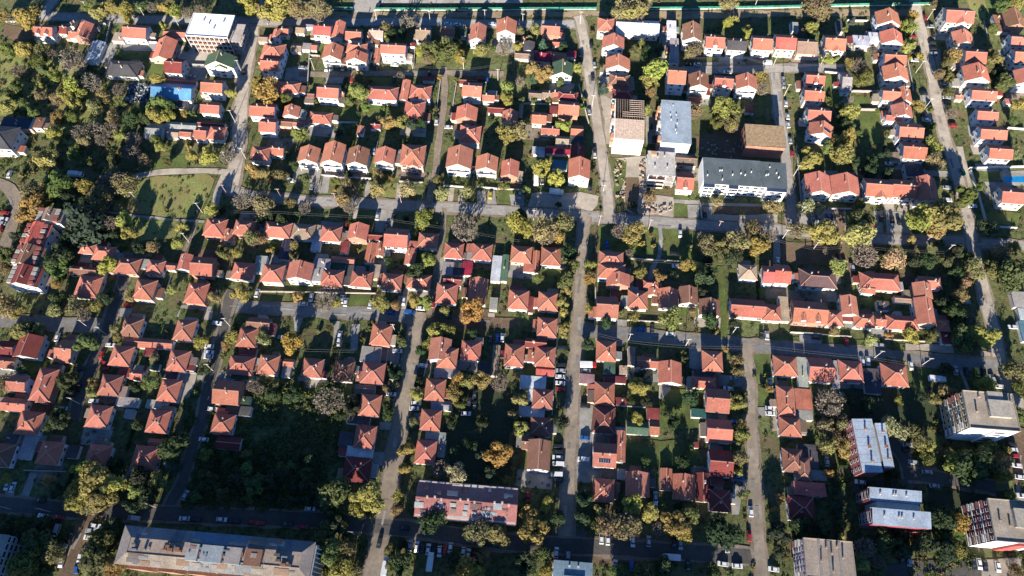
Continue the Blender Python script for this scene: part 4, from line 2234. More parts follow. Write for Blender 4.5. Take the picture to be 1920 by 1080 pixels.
# labels
PREP = ('on ','in ','around ','along ')
def assign(items, where):
    """items: list of (root, look, zone, x, y, cat, helper) -> one label each, told apart inside its zone"""
    g = {}
    for it in items: g.setdefault((it[1], it[2]), []).append(it)
    for (look, zone), l in g.items():
        ph = where(zone)
        if len(l) == 1: tag(l[0][0], f"{look} in the {ph}" if not ph.startswith(PREP) else f"{look} {ph}", l[0][5]); continue
        ax, side = area_sort([(i[3], i[4]) for i in l]); l.sort(key=lambda i: i[3+ax])
        hl = {}
        for i in l: hl[i[6]] = hl.get(i[6], 0)+1
        for n, i in enumerate(l):
            pp = ph if ph.startswith(PREP) else 'in the '+ph
            if i[6] and hl[i[6]] == 1 and len((look+' '+i[6]+' '+pp).split()) <= 16: lab = f"{look} {i[6]} {pp}"
            else:
                if n == 0: lab = f"{'leftmost' if side == 'left' else 'topmost'} {look} {pp}"
                elif n == len(l)-1: lab = f"{'rightmost' if side == 'left' else 'lowest'} {look} {pp}"
                else: lab = f"{ordw(n)} {look} from {side} {pp}"
            tag(i[0], lab, i[5], f"{look+('es' if look.endswith('bush') else 's')} {pp}"[:110])
hitems = []
for h in H:
    cat = {'shed':'shed','outbuilding':'outbuilding','annexe':'annexe','hall':'hall'}.get(h['noun'], 'house')
    hitems.append((h['root'], h['look'], h['row'], (h['x0']+h['x1'])/2, (h['y0']+h['y1'])/2, cat, None))
assign(hitems, lambda z: ROWS[z])
# ------------------------------------------------------------------ larger buildings, each built by hand
def place(tx, ty, x0, y0, x1, y1, z, name, label, cat):
    x0, x1, y0, y1 = tx+x0/4, tx+x1/4, ty+y0/4, ty+y1/4; xm, ym = (x0+x1)/2, (y0+y1)/2
    a, b, c, e = P(x0,ym,z), P(x1,ym,z), P(xm,y0,z), P(xm,y1,z); ctr = (a+b+c+e)/4
    r = empty(name, (ctr.x, ctr.y, 0)); tag(r, label, cat); SPECIAL.append((ctr.x, ctr.y, (b-a).length/2, (c-e).length/2))
    return r, (b-a).length/2, (c-e).length/2
SPECIAL = []
def win_grid(wall, x, y, floors, fh, z0, nx, ny, sides='SWE', me=WIN, skip=0):
    for f in range(floors):
        zz = z0+f*fh
        if 'S' in sides:
            for i in range(nx):
                if R.random() >= skip: ob('window', me, wall, (-x+(i+.5)*2*x/nx, -y, zz))
        if 'N' in sides:
            for i in range(nx): ob('window', me, wall, (-x+(i+.5)*2*x/nx, y, zz), math.pi)
        for s, c in (('W', -1), ('E', 1)):
            if s in sides:
                for i in range(ny): ob('window', me, wall, (c*x, -y+(i+.5)*2*y/ny, zz), c*math.pi/2)
def stacks(parent, spots, z, col=(.7,.66,.6), h=1.2, name='chimney'):
    s = .2 if name == 'roof_vent' else .33
    for (a, b) in spots:
        mb = MB(); mb.box(-s, -s, 0, s, s, h, 'plaster'); mb.box(-s-.08, -s-.08, h+.003, s+.08, s+.08, h+.12, 'conc'); ob(name, mb.mesh(name), parent, (a, b, z), col=col)
# white-roofed frame block, unfinished
r, x, y = place(0, 0, 1418, 110, 1738, 276, 12.6, 'unfinished_apartment_block', "white-roofed unfinished apartment block with open brick bays at the top left", 'apartment block')
mb = MB(); mb.box(-x, -y, 12.3, x, y, 12.6, 'white'); mb.box(-x, -y, 12.603, x, -y+.3, 13.0, 'white'); mb.box(-x, y-.3, 12.603, x, y, 13.0, 'white'); mb.box(-x, -y+.303, 12.603, -x+.3, y-.303, 13.0, 'white'); mb.box(x-.3, -y+.303, 12.603, x, y-.303, 13.0, 'white')
rf = ob('roof_slab', mb.mesh('roof_slab'), r)
stacks(rf, [(-x*.4, y*.35), (x*.55, y*.35), (x*.2, -y*.3), (-x*.1, y*.1)], 12.6, (.7,.7,.7), 1.0)
mb = MB(); mb.box(-x+.9, -y+.9, 0, x-.9, y-.9, 12.29, 'brick'); wl = ob('wall', mb.mesh('wall'), r, col=(.40,.17,.10))
for f in range(1, 4):
    mb = MB(); mb.box(-x, -y, f*3.08-.15, x, y, f*3.08+.15, 'conc'); ob('floor_slab', mb.mesh('floor_slab'), r, col=(.52,.50,.47))
nxb = 9
for i in range(nxb+1):
    mb = MB(); xx = -x+.2+i*(2*x-.4)/nxb
    for f in range(4): mb.box(xx-.2, -y+.02, f*3.08+(.153 if f else 0), xx+.2, -y+.42, f*3.08+2.92, 'plaster')
    ob('column', mb.mesh('column'), r, col=(.62,.55,.48))
for f in range(4):
    for i in range(nxb):
        mb = MB(); mb.box(-.75, -.06, 0, .75, .04, 1.8, 'dark'); ob('opening_shade', mb.mesh('opening_shade'), wl, (-x+.2+(i+.5)*(2*x-.4)/nxb, -y+.9, f*3.08+.6))  # dark panel on the wall paints the unlit interior
    for i in range(4):
        mb = MB(); mb.box(-.06, -.8, 0, .04, .8, 1.8, 'dark'); ob('opening_shade', mb.mesh('opening_shade'), wl, (x-.9, -y+2+i*(2*y-4)/3, f*3.08+.6), math.pi)
mb = MB()
for f in range(4): mb.box(x+.003, -y+1, f*3.0+.0, x+5.5, y-2.5, f*3.0+.25, 'conc')
for i in range(5):
    for j in (0, 1): mb.box(x+.6+j*4.4, -y+1.2+i*(2*y-4.2)/4, .253, x+.9+j*4.4, -y+1.5+i*(2*y-4.2)/4, 8.997, 'conc')
mb.box(x+2.2, -y+2, .26, x+2.4, y-3, 8.9, 'brick'); ob('balcony_frame', mb.mesh('balcony_frame'), r, col=(.45,.40,.36))
# block with bare rafters
r, x, y = place(960, 0, 772, 745, 990, 1045, 12.5, 'unfinished_rafter_block', "white-walled block with bare roof rafters beside the long avenue", 'apartment block')
mb = MB(); mb.box(-x, -y, 0, x, y, 12.4, 'white'); wl = ob('wall', mb.mesh('wall'), r)
mb = MB(); mb.box(-x+.2, -y+.2, 12.403, x-.2, y-.2, 12.5, 'dark'); ob('attic_floor', mb.mesh('attic_floor'), r)  # near-black slab paints the shade under the open rafters
rs = 1.5; yr = -y*.12
mb = MB()
for i in range(13):
    xx = -x+.2+i*(2*x-.4)/12; mb.bar((xx, y-.1, 12.6), (xx, yr, 12.6+rs), .16, .2, 'wood'); mb.bar((xx, -y+.1, 12.6), (xx, yr, 12.6+rs), .16, .2, 'wood')
mb.bar((-x, yr, 12.65+rs), (x, yr, 12.65+rs), .25, .25, 'wood'); ob('rafters', mb.mesh('rafters'), r)
mb = MB()
for i in range(20):
    t = (i+.5)/20; mb.bar((-x, -y+(yr+y)*t, 12.78+rs*t), (x, -y+(yr+y)*t, 12.78+rs*t), .40, .07, 'plank')
for i in range(9):
    t = (i+.5)/10; mb.bar((0 if i < 6 else -x*.5, y+(yr-y)*t, 12.78+rs*t), (x, y+(yr-y)*t, 12.78+rs*t), .2, .08, 'plank')
ob('roof_battens', mb.mesh('roof_battens'), r)
for f in range(3):
    for i in range(3):
        mb = MB(); mb.box(-1.4, -1.6, 0, 0, 1.6, 1.0, 'plaster'); mb.box(-1.5, -1.7, -.2, -.003, 1.7, -.003, 'conc'); ob('balcony', mb.mesh('balcony'), r, (-x, -y+3.5+i*(2*y-7)/2, 3.3+f*3), col=R.choice([(.6,.3,.18),(.65,.6,.55)]))
win_grid(wl, x, y, 4, 3.0, 1.0, 4, 5, 'WE')
# blue-grey sheet roof block
r, x, y = place(960, 0, 1118, 765, 1342, 1072, 12.4, 'apartment_block', "white apartment block under a blue-grey sheet roof with small vents", 'apartment block')
mb = MB(); mb.box(-x+.3, -y+.3, 0, x-.3, y-.3, 12.2, 'white'); wl = ob('wall', mb.mesh('wall'), r)
mb = MB(); mb.poly([(-x,-y,12.3),(x,-y,12.3),(x,y,13.6),(-x,y,13.6)], 'seam'); mb.poly([(-x,y,13.5),(x,y,13.5),(x,-y,12.2),(-x,-y,12.2)], 'seam'); mb.poly([(-x,-y,12.2),(x,-y,12.2),(x,-y,12.3),(-x,-y,12.3)], 'seam'); mb.poly([(x,-y,12.2),(x,y,13.5),(x,y,13.6),(x,-y,12.3)], 'seam'); mb.poly([(x,y,13.5),(-x,y,13.5),(-x,y,13.6),(x,y,13.6)], 'seam'); mb.poly([(-x,y,13.5),(-x,-y,12.2),(-x,-y,12.3),(-x,y,13.6)], 'seam')
rf = ob('roof', mb.mesh('roof'), r, col=(.30,.36,.43))
stacks(rf, [(-x*.2,y*.75),(-x*.4,y*.3),(0,y*.3),(-x*.35,y*.05),(x*.05,-y*.1),(-x*.05,-y*.4),(0,-y*.55)], 12.7, (.6,.6,.6), 1.1, 'roof_vent')
for f in range(3):
    for i in range(3):
        mb = MB(); mb.box(-1.3, -1.6, 0, 0, 1.6, 1.0, 'plaster'); mb.box(-1.4, -1.7, -.2, -.003, 1.7, -.003, 'conc'); ob('balcony', mb.mesh('balcony'), r, (-x+.3, -y+4+i*(2*y-7)/2, 3.3+f*3), col=(.6,.32,.18) if i != 1 else (.7,.65,.6))
win_grid(wl, x-.3, y-.3, 4, 3.0, 1.0, 0, 5, 'WE')
# brick shell with slatted roof
r, x, y = place(960, 0, 1752, 935, 2045, 1100, 9.5, 'unfinished_brick_block', "unfinished brick block with a close-slatted brown roof by the frame lane", 'apartment block')
mb = MB(); mb.box(-x+.2, -y+.2, 0, x-.2, y-.2, 9.3, 'brick'); wl = ob('wall', mb.mesh('wall'), r, col=(.42,.20,.13))
mb = MB(); mb.box(-x, -y, 9.303, x, y, 9.5, 'oldwood'); mb.box(-x+.3, -y+.3, 9.503, x-.3, y-.3, 9.6, 'trim')
for i in range(36): yy = -y+.5+i*(2*y-1)/35; mb.box(-x+.2, yy-.07, 9.603, x-.2, yy+.07, 9.7, 'wood')
ob('roof_slats', mb.mesh('roof_slats'), r)
for f in range(3):
    for i in range(3): mb = MB(); mb.box(-.05, -1, 0, .05, 1, 1.7, 'dark'); ob('opening_shade', mb.mesh('opening_shade'), wl, (-x+.2, -y+2.5+i*(2*y-5)/2, .8+f*3))
# dark-roofed long block
r, x, y = place(960, 270, 1432, 132, 2056, 330, 9.2, 'terraced_apartment_block', "long white apartment block under a dark slate-blue sheet roof above the main street", 'apartment block')
mb = MB(); mb.box(-x+.1, -y+1.6, 0, x-.1, y-.2, 9.0, 'white')
wl = ob('wall', mb.mesh('wall'), r)
mb = MB(); mb.poly([(-x,-y+1.2,9.1),(x*.38,-y+1.2,9.1),(x*.38,y,10.6),(-x,y,10.6)], 'seam'); mb.poly([(-x,y,10.6),(x*.38,y,10.6),(x*.38,y,8.9),(-x,y,8.9)], 'white'); mb.box(-x-.1, -y+1.6, 0.02, -x+.097, y-.2, 10.4, 'white')
mb.poly([(x*.385,-y+1.2,9.1),(x,-y+1.2,9.1),(x,y,10.3),(x*.385,y,10.3)], 'seam'); mb.poly([(x,-y+1.2,9.1),(x,-y+1.2,8.9),(x,y,8.9),(x,y,10.3)], 'white'); mb.poly([(x*.385,y,10.3),(x,y,10.3),(x,y,8.9),(x*.385,y,8.9)], 'white')
rf = ob('roof', mb.mesh('roof'), r, col=(.10,.125,.14))
for i, (a, b) in enumerate(((-.98,-.72),(-.38,-.16),(.52,.98))):
    mb = MB(); mb.box(a*x, -y-.4, 0, b*x, -y+1.597, 8.6, 'white'); bw = ob('bay', mb.mesh('bay'), r)
    mb = MB(); mb.poly([(a*x-.1,-y-.6,8.65),(b*x+.1,-y-.6,8.65),(b*x+.1,-y+1.6,9.05),(a*x-.1,-y+1.6,9.05)], 'seam'); ob('bay_roof', mb.mesh('bay_roof'), bw, col=(.03,.05,.10))
    for f in range(3):
        for j in range(2): ob('window', WINL, bw, ((a+(b-a)*(.28+.44*j))*x, -y-.4, 1+f*2.8))
for a, b in ((-.72,-.38),(-.16,.18),(.18,.52)):
    for f in range(3):
        for j in range(2): ob('window', WINL, wl, ((a+(b-a)*(.28+.44*j))*x, -y+1.6, 1+f*2.8))
stacks(rf, [(-.9*x,-y*.3),(-.55*x,-y*.55),(-.6*x,y*.1),(-.55*x,y*.12),(-.3*x,-.15*y),(-.1*x,0),(0,-.1*y),(.15*x,.15*y),(.5*x,0),(.55*x,.05*y),(.75*x,.2*y),(.8*x,-.1*y),(.6*x,.6*y)], 9.6, (.75,.72,.68), 1.0, 'roof_vent')
# concrete shell
r, x, y = place(960, 270, 1020, 55, 1225, 236, 9.8, 'unfinished_concrete_block', "grey concrete-roofed unfinished block on the building site by the long avenue", 'apartment block')
mb = MB(); mb.box(-x+.9, -y+1.5, 0, x-.3, y-.3, 9.5, 'brick'); wl = ob('wall', mb.mesh('wall'), r, col=(.55,.36,.27))
for f in range(1, 4):
    mb = MB(); mb.box(-x, -y-(1.2 if f < 3 else 0), f*3.25-.2, x, y, f*3.25, 'conc'); ob('floor_slab', mb.mesh('floor_slab'), r, col=(.5,.48,.45))
for f in range(3):
    for i in range(4):
        mb = MB(); mb.box(-x+.2+i*(2*x-.8)/3, -y+.02, f*3.25+.003, -x+.6+i*(2*x-.8)/3, -y+.4, f*3.25+3.04, 'plaster'); ob('column', mb.mesh('column'), r, col=(.66,.58,.5))
    for i in range(3):
        mb = MB(); mb.box(-.9, -.06, 0, .9, .05, 2.1, 'dark'); ob('opening_shade', mb.mesh('opening_shade'), wl, (-x+2+i*(2*x-4)/2, -y+1.5, f*3.25+.3))
    mb = MB(); mb.box(-x+.5, -y-1.1, f*3.25+.003, x*.3, -y-.9, f*3.25+.9, 'plaster'); ob('parapet', mb.mesh('parapet'), r, col=(.68,.55,.45))
stacks(r, [(-x*.5,-y*.3),(x*.4,-y*.3),(x*.2,y*.6),(-x*.3,y*.5)], 9.75, (.5,.42,.35), .7, 'brick_pile')
mb = MB(); mb.box(-x*.75, y*.55, 9.753, -x*.4, y*.85, 11.2, 'brick'); ob('stair_head', mb.mesh('stair_head'), r, col=(.5,.3,.2))
# apartment towers on the right
def tower(tx, ty, x0, y0, x1, y1, Hh, name, label, wcol, fl, roofcol, north_bal=True):
    r, x, y = place(tx, ty, x0, y0, x1, y1, Hh, name, label, 'apartment block')
    mb = MB(); mb.box(-x+.25, -y+.25, 0, x-.25, y-.25, Hh-.35, 'plaster'); wl = ob('wall', mb.mesh('wall'), r, col=wcol)
    mb = MB(); mb.box(-x+.22, -y+.1, 0, x-.22, -y+.247, Hh-.4, 'white'); sw = ob('south_wall', mb.mesh('south_wall'), r)
    mb = MB(); mb.box(-x, -y, Hh-.34, x, y, Hh, 'seam')
    for a, b, c, e in ((-x,-y,-x+.25,y),(x-.25,-y,x,y),(-x+.253,-y,x-.253,-y+.25),(-x+.253,y-.25,x-.253,y)): mb.box(a, b, Hh+.003, c, e, Hh+.45, 'conc')
    rf = ob('roof', mb.mesh('roof'), r, col=roofcol)
    fh = (Hh-.6)/fl
    win_grid(wl, x-.25, y-.25, fl, fh, 1.0, 0, 6, 'WE')
    for f in range(fl):
        mb = MB(); mb.box(-x-.0, -y+.25, f*fh-.08+.5, -x+.247, y-.25, f*fh+.1+.5, 'white')
        if f % 2 == 0: ob('string_course', mb.mesh('string_course'), r)
    for f in range(1, fl):
        for (u, v) in ((y*.62, y*.95), (-y*.95, -y*.62)):
            mb = MB(); mb.box(-x-1.1, u, f*fh-.15, -x-.003, v, f*fh, 'conc'); mb.box(-x-1.1, u, f*fh+.003, -x-1.0, v, f*fh+1.0, 'plaster'); ob('balcony', mb.mesh('balcony'), r, col=R.choice([(.62,.62,.6),(.62,.62,.6),(.55,.54,.5),(.3,.28,.25),(.30,.12,.11)]))
    return r, x, y, rf
r, x, y, rf = tower(1440, 540, 1488, 785, 1858, 1058, 18.5, 'apartment_tower', "tan apartment tower with a white end wall and concrete roof at the right edge", (.55,.36,.17), 6, (.42,.36,.285))
mb = MB(); mb.box(-x*.15, -y*.35, 18.5, x*.72, y*.5, 20.6, 'conc'); mb.box(-x*.1, y*.53, 18.5, x*.5, y*.98, 20.2, 'conc'); mb.box(-x*.18, -y*.38, 20.603, x*.75, y*.52, 20.8, 'conc'); ob('roof_house', mb.mesh('roof_house'), r, col=(.42,.38,.32))
mb = MB(); mb.box(-x*.0, -y-.8, 1, x*.5, -y+.097, 17.6, 'white')
for f in range(6): mb.box(x*.05, -y-.86, 1.6+f*2.9, x*.45, -y-.805, 3.0+f*2.9, 'glass')
ob('stair_bay', mb.mesh('stair_bay'), r)
stacks(rf, [(-x*.6,-y*.1),(x*.85,.5*y),(x*.75,.45*y),(-x*.4,.7*y)], 18.5, (.4,.3,.25), 1.5)
r, x, y, rf = tower(1440, 810, 1680, 518, 2075, 828, 18.5, 'apartment_tower', "maroon apartment tower with a white end wall in the lower right corner", (.24,.055,.06), 6, (.42,.36,.285))
mb = MB(); mb.box(-x*.2, -y*.3, 18.5, x*.6, y*.55, 20.6, 'conc'); mb.box(-x*.23, -y*.33, 20.603, x*.63, y*.58, 20.8, 'conc'); ob('roof_house', mb.mesh('roof_house'), r, col=(.42,.38,.32))
mb = MB(); mb.box(-x*.1, -y-.8, 1, x*.4, -y+.097, 17.6, 'brick'); ob('stair_bay', mb.mesh('stair_bay'), r, col=(.4,.09,.08))
stacks(rf, [(-x*.7,0),(x*.8,-.4*y),(-x*.35,-.2*y)], 18.5, (.35,.25,.2), 1.2)
r, x, y, rf = tower(1440, 810, 278, 808, 645, 1120, 12.6, 'apartment_block', "pink apartment block with a flat striped concrete roof at the bottom edge", (.50,.30,.36), 4, (.42,.35,.28))
stacks(rf, [(-x*.35,-.05*y),(.1*x,.35*y),(.55*x,.2*y),(.1*x,-.5*y),(-.1*x,.6*y),(.35*x,.7*y)], 12.6, (.42,.28,.22), 1.6)
mb = MB()
for a in (-.38, .02, .45): mb.box(a*x-.5, -y+.5, 12.603, a*x+.5, y-.5, 12.95, 'conc')
ob('roof_rib', mb.mesh('roof_rib'), r, col=(.3,.28,.25))
# silver block with two wings
r, x, y = place(1440, 540, 668, 990, 905, 1365, 10.5, 'winged_apartment_block', "silver-roofed apartment block with two long wings and plaid roof sheets", 'apartment block')
r.rotation_euler = (0, 0, math.radians(4.5))
for nm, a, b, c, e in (('wing', -x, -y-.6, x*.28, y+.3), ('wing', x*.42, -y+1.2, x+.4, y-1.5)):
    mb = MB(); mb.box(a+.2, c*0+b+.2, 0, c-.2, e-.2, 10.3, 'brick'); mb.box(a+.17, b+.1, 0.01, c-.17, b+.197, 10.3, 'plaster'); wg = ob(nm, mb.mesh(nm), r, col=(.26,.10,.10))
    mb = MB(); mb.poly([(a,b,10.35),(c,b,10.35),(c,e,10.7),(a,e,10.7)], 'seam'); mb.poly([(a,b,10.3),(a,b,10.35),(a,e,10.7),(a,e,10.3)][::-1], 'seam'); mb.poly([(c,b,10.3),(c,e,10.3),(c,e,10.7),(c,b,10.35)], 'seam'); mb.poly([(a,b,10.3),(c,b,10.3),(c,b,10.35),(a,b,10.35)], 'seam')
    n = int((e-b)/1.6)
    for i in range(n):
        t = b+.4+i*(e-b)/n; zz = 10.36+.35*(t-b)/(e-b)
        if i % 2 == 0: mb.bar((a+.1, t, zz+.02), (c-.1, t, zz+.02), .10, .03, 'brick')
    ro = ob('roof', mb.mesh('roof'), wg, col=(.42,.50,.58))
    stacks(ro, [(a+(c-a)*.55, b+(e-b)*t) for t in (.2,.45,.48,.8)], 10.5, (.4,.2,.15), 1.3)
    for f in range(3):
        for i in range(6):
            if a < -x*.5: ob('window', WIN, wg, (a+.2, b+2+i*(e-b-4)/5, 1.2+f*3.1), -math.pi/2)
            else: ob('window', WIN, wg, (c-.2, b+2+i*(e-b-4)/5, 1.2+f*3.1), math.pi/2)
mb = MB(); mb.box(x*.28+.003, -y+4, 0, x*.42-.003, y-2, 9.8, 'conc'); ob('link', mb.mesh('link'), r, col=(.3,.27,.22))
# silver twin mono roofs over maroon walls
r, x, y = place(1440, 810, 772, 435, 1190, 705, 12.3, 'twin_roofed_apartment_block', "maroon-walled apartment block under two silver lean-to roofs", 'apartment block')
for nm, b, e, c in (('wing', y*.3, y, x*.86), ('wing', -y, -y*.12, x*1.06)):
    a = -x; mb = MB(); mb.box(a+.2, b+.2, 0, c-.2, e-.2, 11.6, 'brick'); mb.poly([(a+.2,b+.2,11.6),(a+.2,b+.2,12),(a+.2,e-.2,13.4),(a+.2,e-.2,11.6)][::-1], 'brick'); mb.box(a+.25, b+.08, .01, c-.25, b+.197, 11.5, 'plaster'); wg = ob(nm, mb.mesh(nm), r, col=(.27,.07,.08))
    mb = MB(); mb.poly([(a,b,12),(c,b,12),(c,e,13.5),(a,e,13.5)], 'seam'); mb.poly([(a,e,13.5),(c,e,13.5),(c,e,11.6),(a,e,11.6)][::-1], 'white'); mb.poly([(c,b,12),(c,b,11.5),(c,e,11.5),(c,e,13.5)], 'white'); ro = ob('roof', mb.mesh('roof'), wg, col=(.33,.40,.49))
    stacks(ro, [(a+(c-a)*t, b+(e-b)*.55) for t in (.2,.45,.5,.7)], 12.6, (.6,.56,.5), 1.2)
    for f in range(4):
        for i in range(2): ob('window', WINL, wg, (a+.2, b+2+i*(e-b-4), 1.0+f*2.8), -math.pi/2)
mb = MB(); mb.box(-x*.7, -y*.12+.003, 0, x*.78, y*.3-.003, 11.2, 'plaster'); ob('link', mb.mesh('link'), r, col=(.7,.68,.62))
# long flat block at the bottom
r, x, y = place(0, 0, 880, 4002, 2352, 4290, 18.0, 'long_apartment_block', "long apartment block with patched tan and blue-grey roof at the bottom left", 'apartment block')
r.rotation_euler = (0, 0, 0)
mb = MB(); mb.box(-x+.6, -y+.6, 0, x-.6, y-.6, 17.9, 'plaster'); wl = ob('wall', mb.mesh('wall'), r, col=(.55,.42,.32))
i0 = 4.2; zt = 19.3; secs = [(-1,-.28,(.44,.36,.27),(.16,.20,.24)), (-.277,.32,(.37,.385,.37),(.17,.26,.36)), (.323,.52,(.34,.28,.21),(.15,.19,.22)), (.523,1,(.44,.36,.275),(.10,.15,.19))]
for a, b, cs, cn in secs:
    a *= x; b *= x; la = i0 if a <= -x+.1 else 0; lb = i0 if b >= x-.1 else 0
    mb = MB(); mb.poly([(a,-y,18),(b,-y,18),(b-lb,-y+i0,zt),(a+la,-y+i0,zt)], 'seam'); mb.poly([(a,-y,17.8),(b,-y,17.8),(b,-y,18),(a,-y,18)], 'white'); ob('roof_sheet', mb.mesh('roof_sheet'), r, col=cs)
    mb = MB(); mb.poly([(b,y,18),(a,y,18),(a+la,y-i0,zt),(b-lb,y-i0,zt)], 'seam'); ob('roof_sheet', mb.mesh('roof_sheet'), r, col=cn)
for s in (-1, 1):
    mb = MB(); q = [(s*x,-y,18),(s*x,y,18),(s*(x-i0),y-i0,zt),(s*(x-i0),-y+i0,zt)]; mb.poly(q if s > 0 else q[::-1], 'seam'); ob('roof_sheet', mb.mesh('roof_sheet'), r, col=(.33,.29,.26))
mb = MB(); mb.box(-x+i0, -y+i0, zt-1.2, x-i0, y-i0, zt-.25, 'conc'); tp = ob('roof_terrace', mb.mesh('roof_terrace'), r, col=(.40,.32,.25))
for s in range(46):
    px = R.uniform(-x+6, x-8); py = R.uniform(-y+i0+.5, y-i0-1.5); a = R.uniform(.6, 2.6); b = R.uniform(.5, 1.6); mb = MB(); hh = R.uniform(.5, 1.9); mb.box(-a/2, -b/2, 0, a/2, b/2, hh, 'brick', top='conc'); ob('roof_hutch', mb.mesh('roof_hutch'), tp, (px, py, zt-.25), col=R.choice([(.4,.22,.15),(.38,.32,.26),(.2,.25,.3),(.30,.16,.10),(.14,.12,.11)]))
for i in range(34):
    mb = MB(); a = R.uniform(1.2, 6); b = R.uniform(.6, 2.6); mb.box(-a/2, -b/2, 0, a/2, b/2, .03, 'seam'); t = R.uniform(.2,.8); sg = R.choice((-1,-1,-1,1)); o = ob('roof_patch', mb.mesh('roof_patch'), r, (R.uniform(-x+6, x-6), sg*(y-i0*t), 18+(zt-18)*t+.03+.004*i), col=R.choice([(.38,.25,.16),(.33,.19,.12),(.30,.31,.31),(.44,.38,.31),(.22,.20,.18)])); o.rotation_euler = (-sg*math.atan((zt-18)/i0), 0, 0)

for a, b, c in ((-.12*x, .1*x, (.36,.40,.42)), (-.27*x,-.15*x,(.40,.41,.40)), (.13*x,.29*x,(.42,.38,.35)), (.33*x,.5*x,(.28,.15,.10))):
    mb = MB(); mb.box(a, -y+i0-.9, zt-.24, b, y-i0-.4, zt+1.3, 'seam'); ob('roof_house', mb.mesh('roof_house'), r, col=c)
for f in range(1, 6):
    mb = MB()
    for i in range(6): xx = -x+4+i*(2*x-16)/5; mb.box(xx, -y-1.2, f*3.0, xx+7, -y+.597, f*3.0+.15, 'conc'); mb.box(xx, -y-1.2, f*3.0+.153, xx+7, -y-1.1, f*3+1.0, 'plaster')
    ob('balcony_row', mb.mesh('balcony_row'), r, col=(.62,.38,.26))
win_grid(wl, x-.6, y-.6, 5, 3.1, 1.2, 12, 3, 'SE')
mb = MB()
for i in range(7): yy = -y+2+i*(2*y-4)/6; mb.box(x-.597, yy-.12, 2, x+.5, yy+.12, 17.2, 'white')
mb.box(x-.597, -y+1.4, 17.203, x+.6, y-1.4, 17.5, 'conc'); ob('loggia', mb.mesh('loggia'), r, col=(.4,.38,.36))
# maroon long house of three sections
r, x, y = place(480, 810, 1200, 385, 1962, 665, 7.6, 'long_terrace_block', "long maroon-roofed block with patched grey sheets beside the sunlit avenue's lower end", 'apartment block')
mb = MB(); mb.box(-x+.4, -y+.4, 0, x-.4, y-.4, 7.9, 'plaster'); wl = ob('wall', mb.mesh('wall'), r, col=(.62,.56,.5))
for i, (a, b) in enumerate(((-1,-.34),(-.337,.30),(.303,1))):
    rm, _ = roof_mesh('roof', (b-a)*x, 2*y, 'x', y*.30, 'seam', .4); rs_ = ob('roof', rm, r, ((a+b)/2*x, 0, 7.6-.15*(i % 2)), col=((.43,.17,.15),(.48,.23,.19),(.44,.18,.16))[i])
    stacks(rs_, [(-x*.1, .2), (x*.05, .4), (x*.18, -.3)], y*.28, (.68,.6,.5), 1.3)
for i in range(30):
    mb = MB(); a = R.uniform(1.0, 4.5); b = R.uniform(.8, 2.6); ang = math.atan(.30); mb.box(-a/2, -b/2, 0, a/2, b/2, .04, 'seam'); o = ob('roof_patch', mb.mesh('roof_patch'), r, (R.uniform(-.95,.9)*x, R.choice((-1,-1,1))*y*R.uniform(.15,.75), 0), col=R.choice([(.36,.40,.42),(.45,.44,.42),(.30,.22,.20),(.5,.2,.16),(.22,.12,.11)])); o.location.z = 7.6+.06+y*.30*(1-abs(o.location.y)/y); o.location.z += .006*i; o.rotation_euler = (ang if o.location.y < 0 else -ang, 0, 0)
win_grid(wl, x-.4, y-.4, 2, 3.2, 1.2, 14, 2, 'SWE')
# bluish block at the bottom
r, x, y = place(960, 810, 308, 970, 604, 1170, 9.0, 'flat_roofed_block', "blue-grey flat-roofed block at the bottom edge under the long avenue", 'apartment block')
mb = MB(); mb.box(-x+.2, -y+.2, 0, x-.2, y-.2, 8.7, 'plaster'); wl = ob('wall', mb.mesh('wall'), r, col=(.5,.5,.5))
mb = MB(); mb.box(-x, -y, 8.703, x, y, 9.0, 'seam'); mb.box(-x*.45, -y*.9, 9.003, x*.6, -y*.1, 9.8, 'seam'); ob('roof', mb.mesh('roof'), r, col=(.22,.32,.38)); win_grid(wl, x-.2, y-.2, 3, 2.8, 1, 5, 3, 'WE')
stacks(r, [(-x*.2,y*.6),(x*.25,y*.6)], 9.0, (.6,.6,.6), .8)
# block at the left edge
r, x, y = place(0, 810, -300, 770, -4, 1150, 11.5, 'side_apartment_block', "white and pale blue apartment block cut off by the lower left edge", 'apartment block')
mb = MB(); mb.box(-x, -y, 0, x, y, 11.2, 'plaster'); wl = ob('wall', mb.mesh('wall'), r, col=(.5,.5,.52)); mb = MB(); mb.box(-x-.2, -y-.2, 11.203, x+.2, y+.2, 11.5, 'conc'); ob('roof', mb.mesh('roof'), r, col=(.35,.33,.3)); win_grid(wl, x, y, 4, 2.8, 1, 0, 7, 'E', WINL)
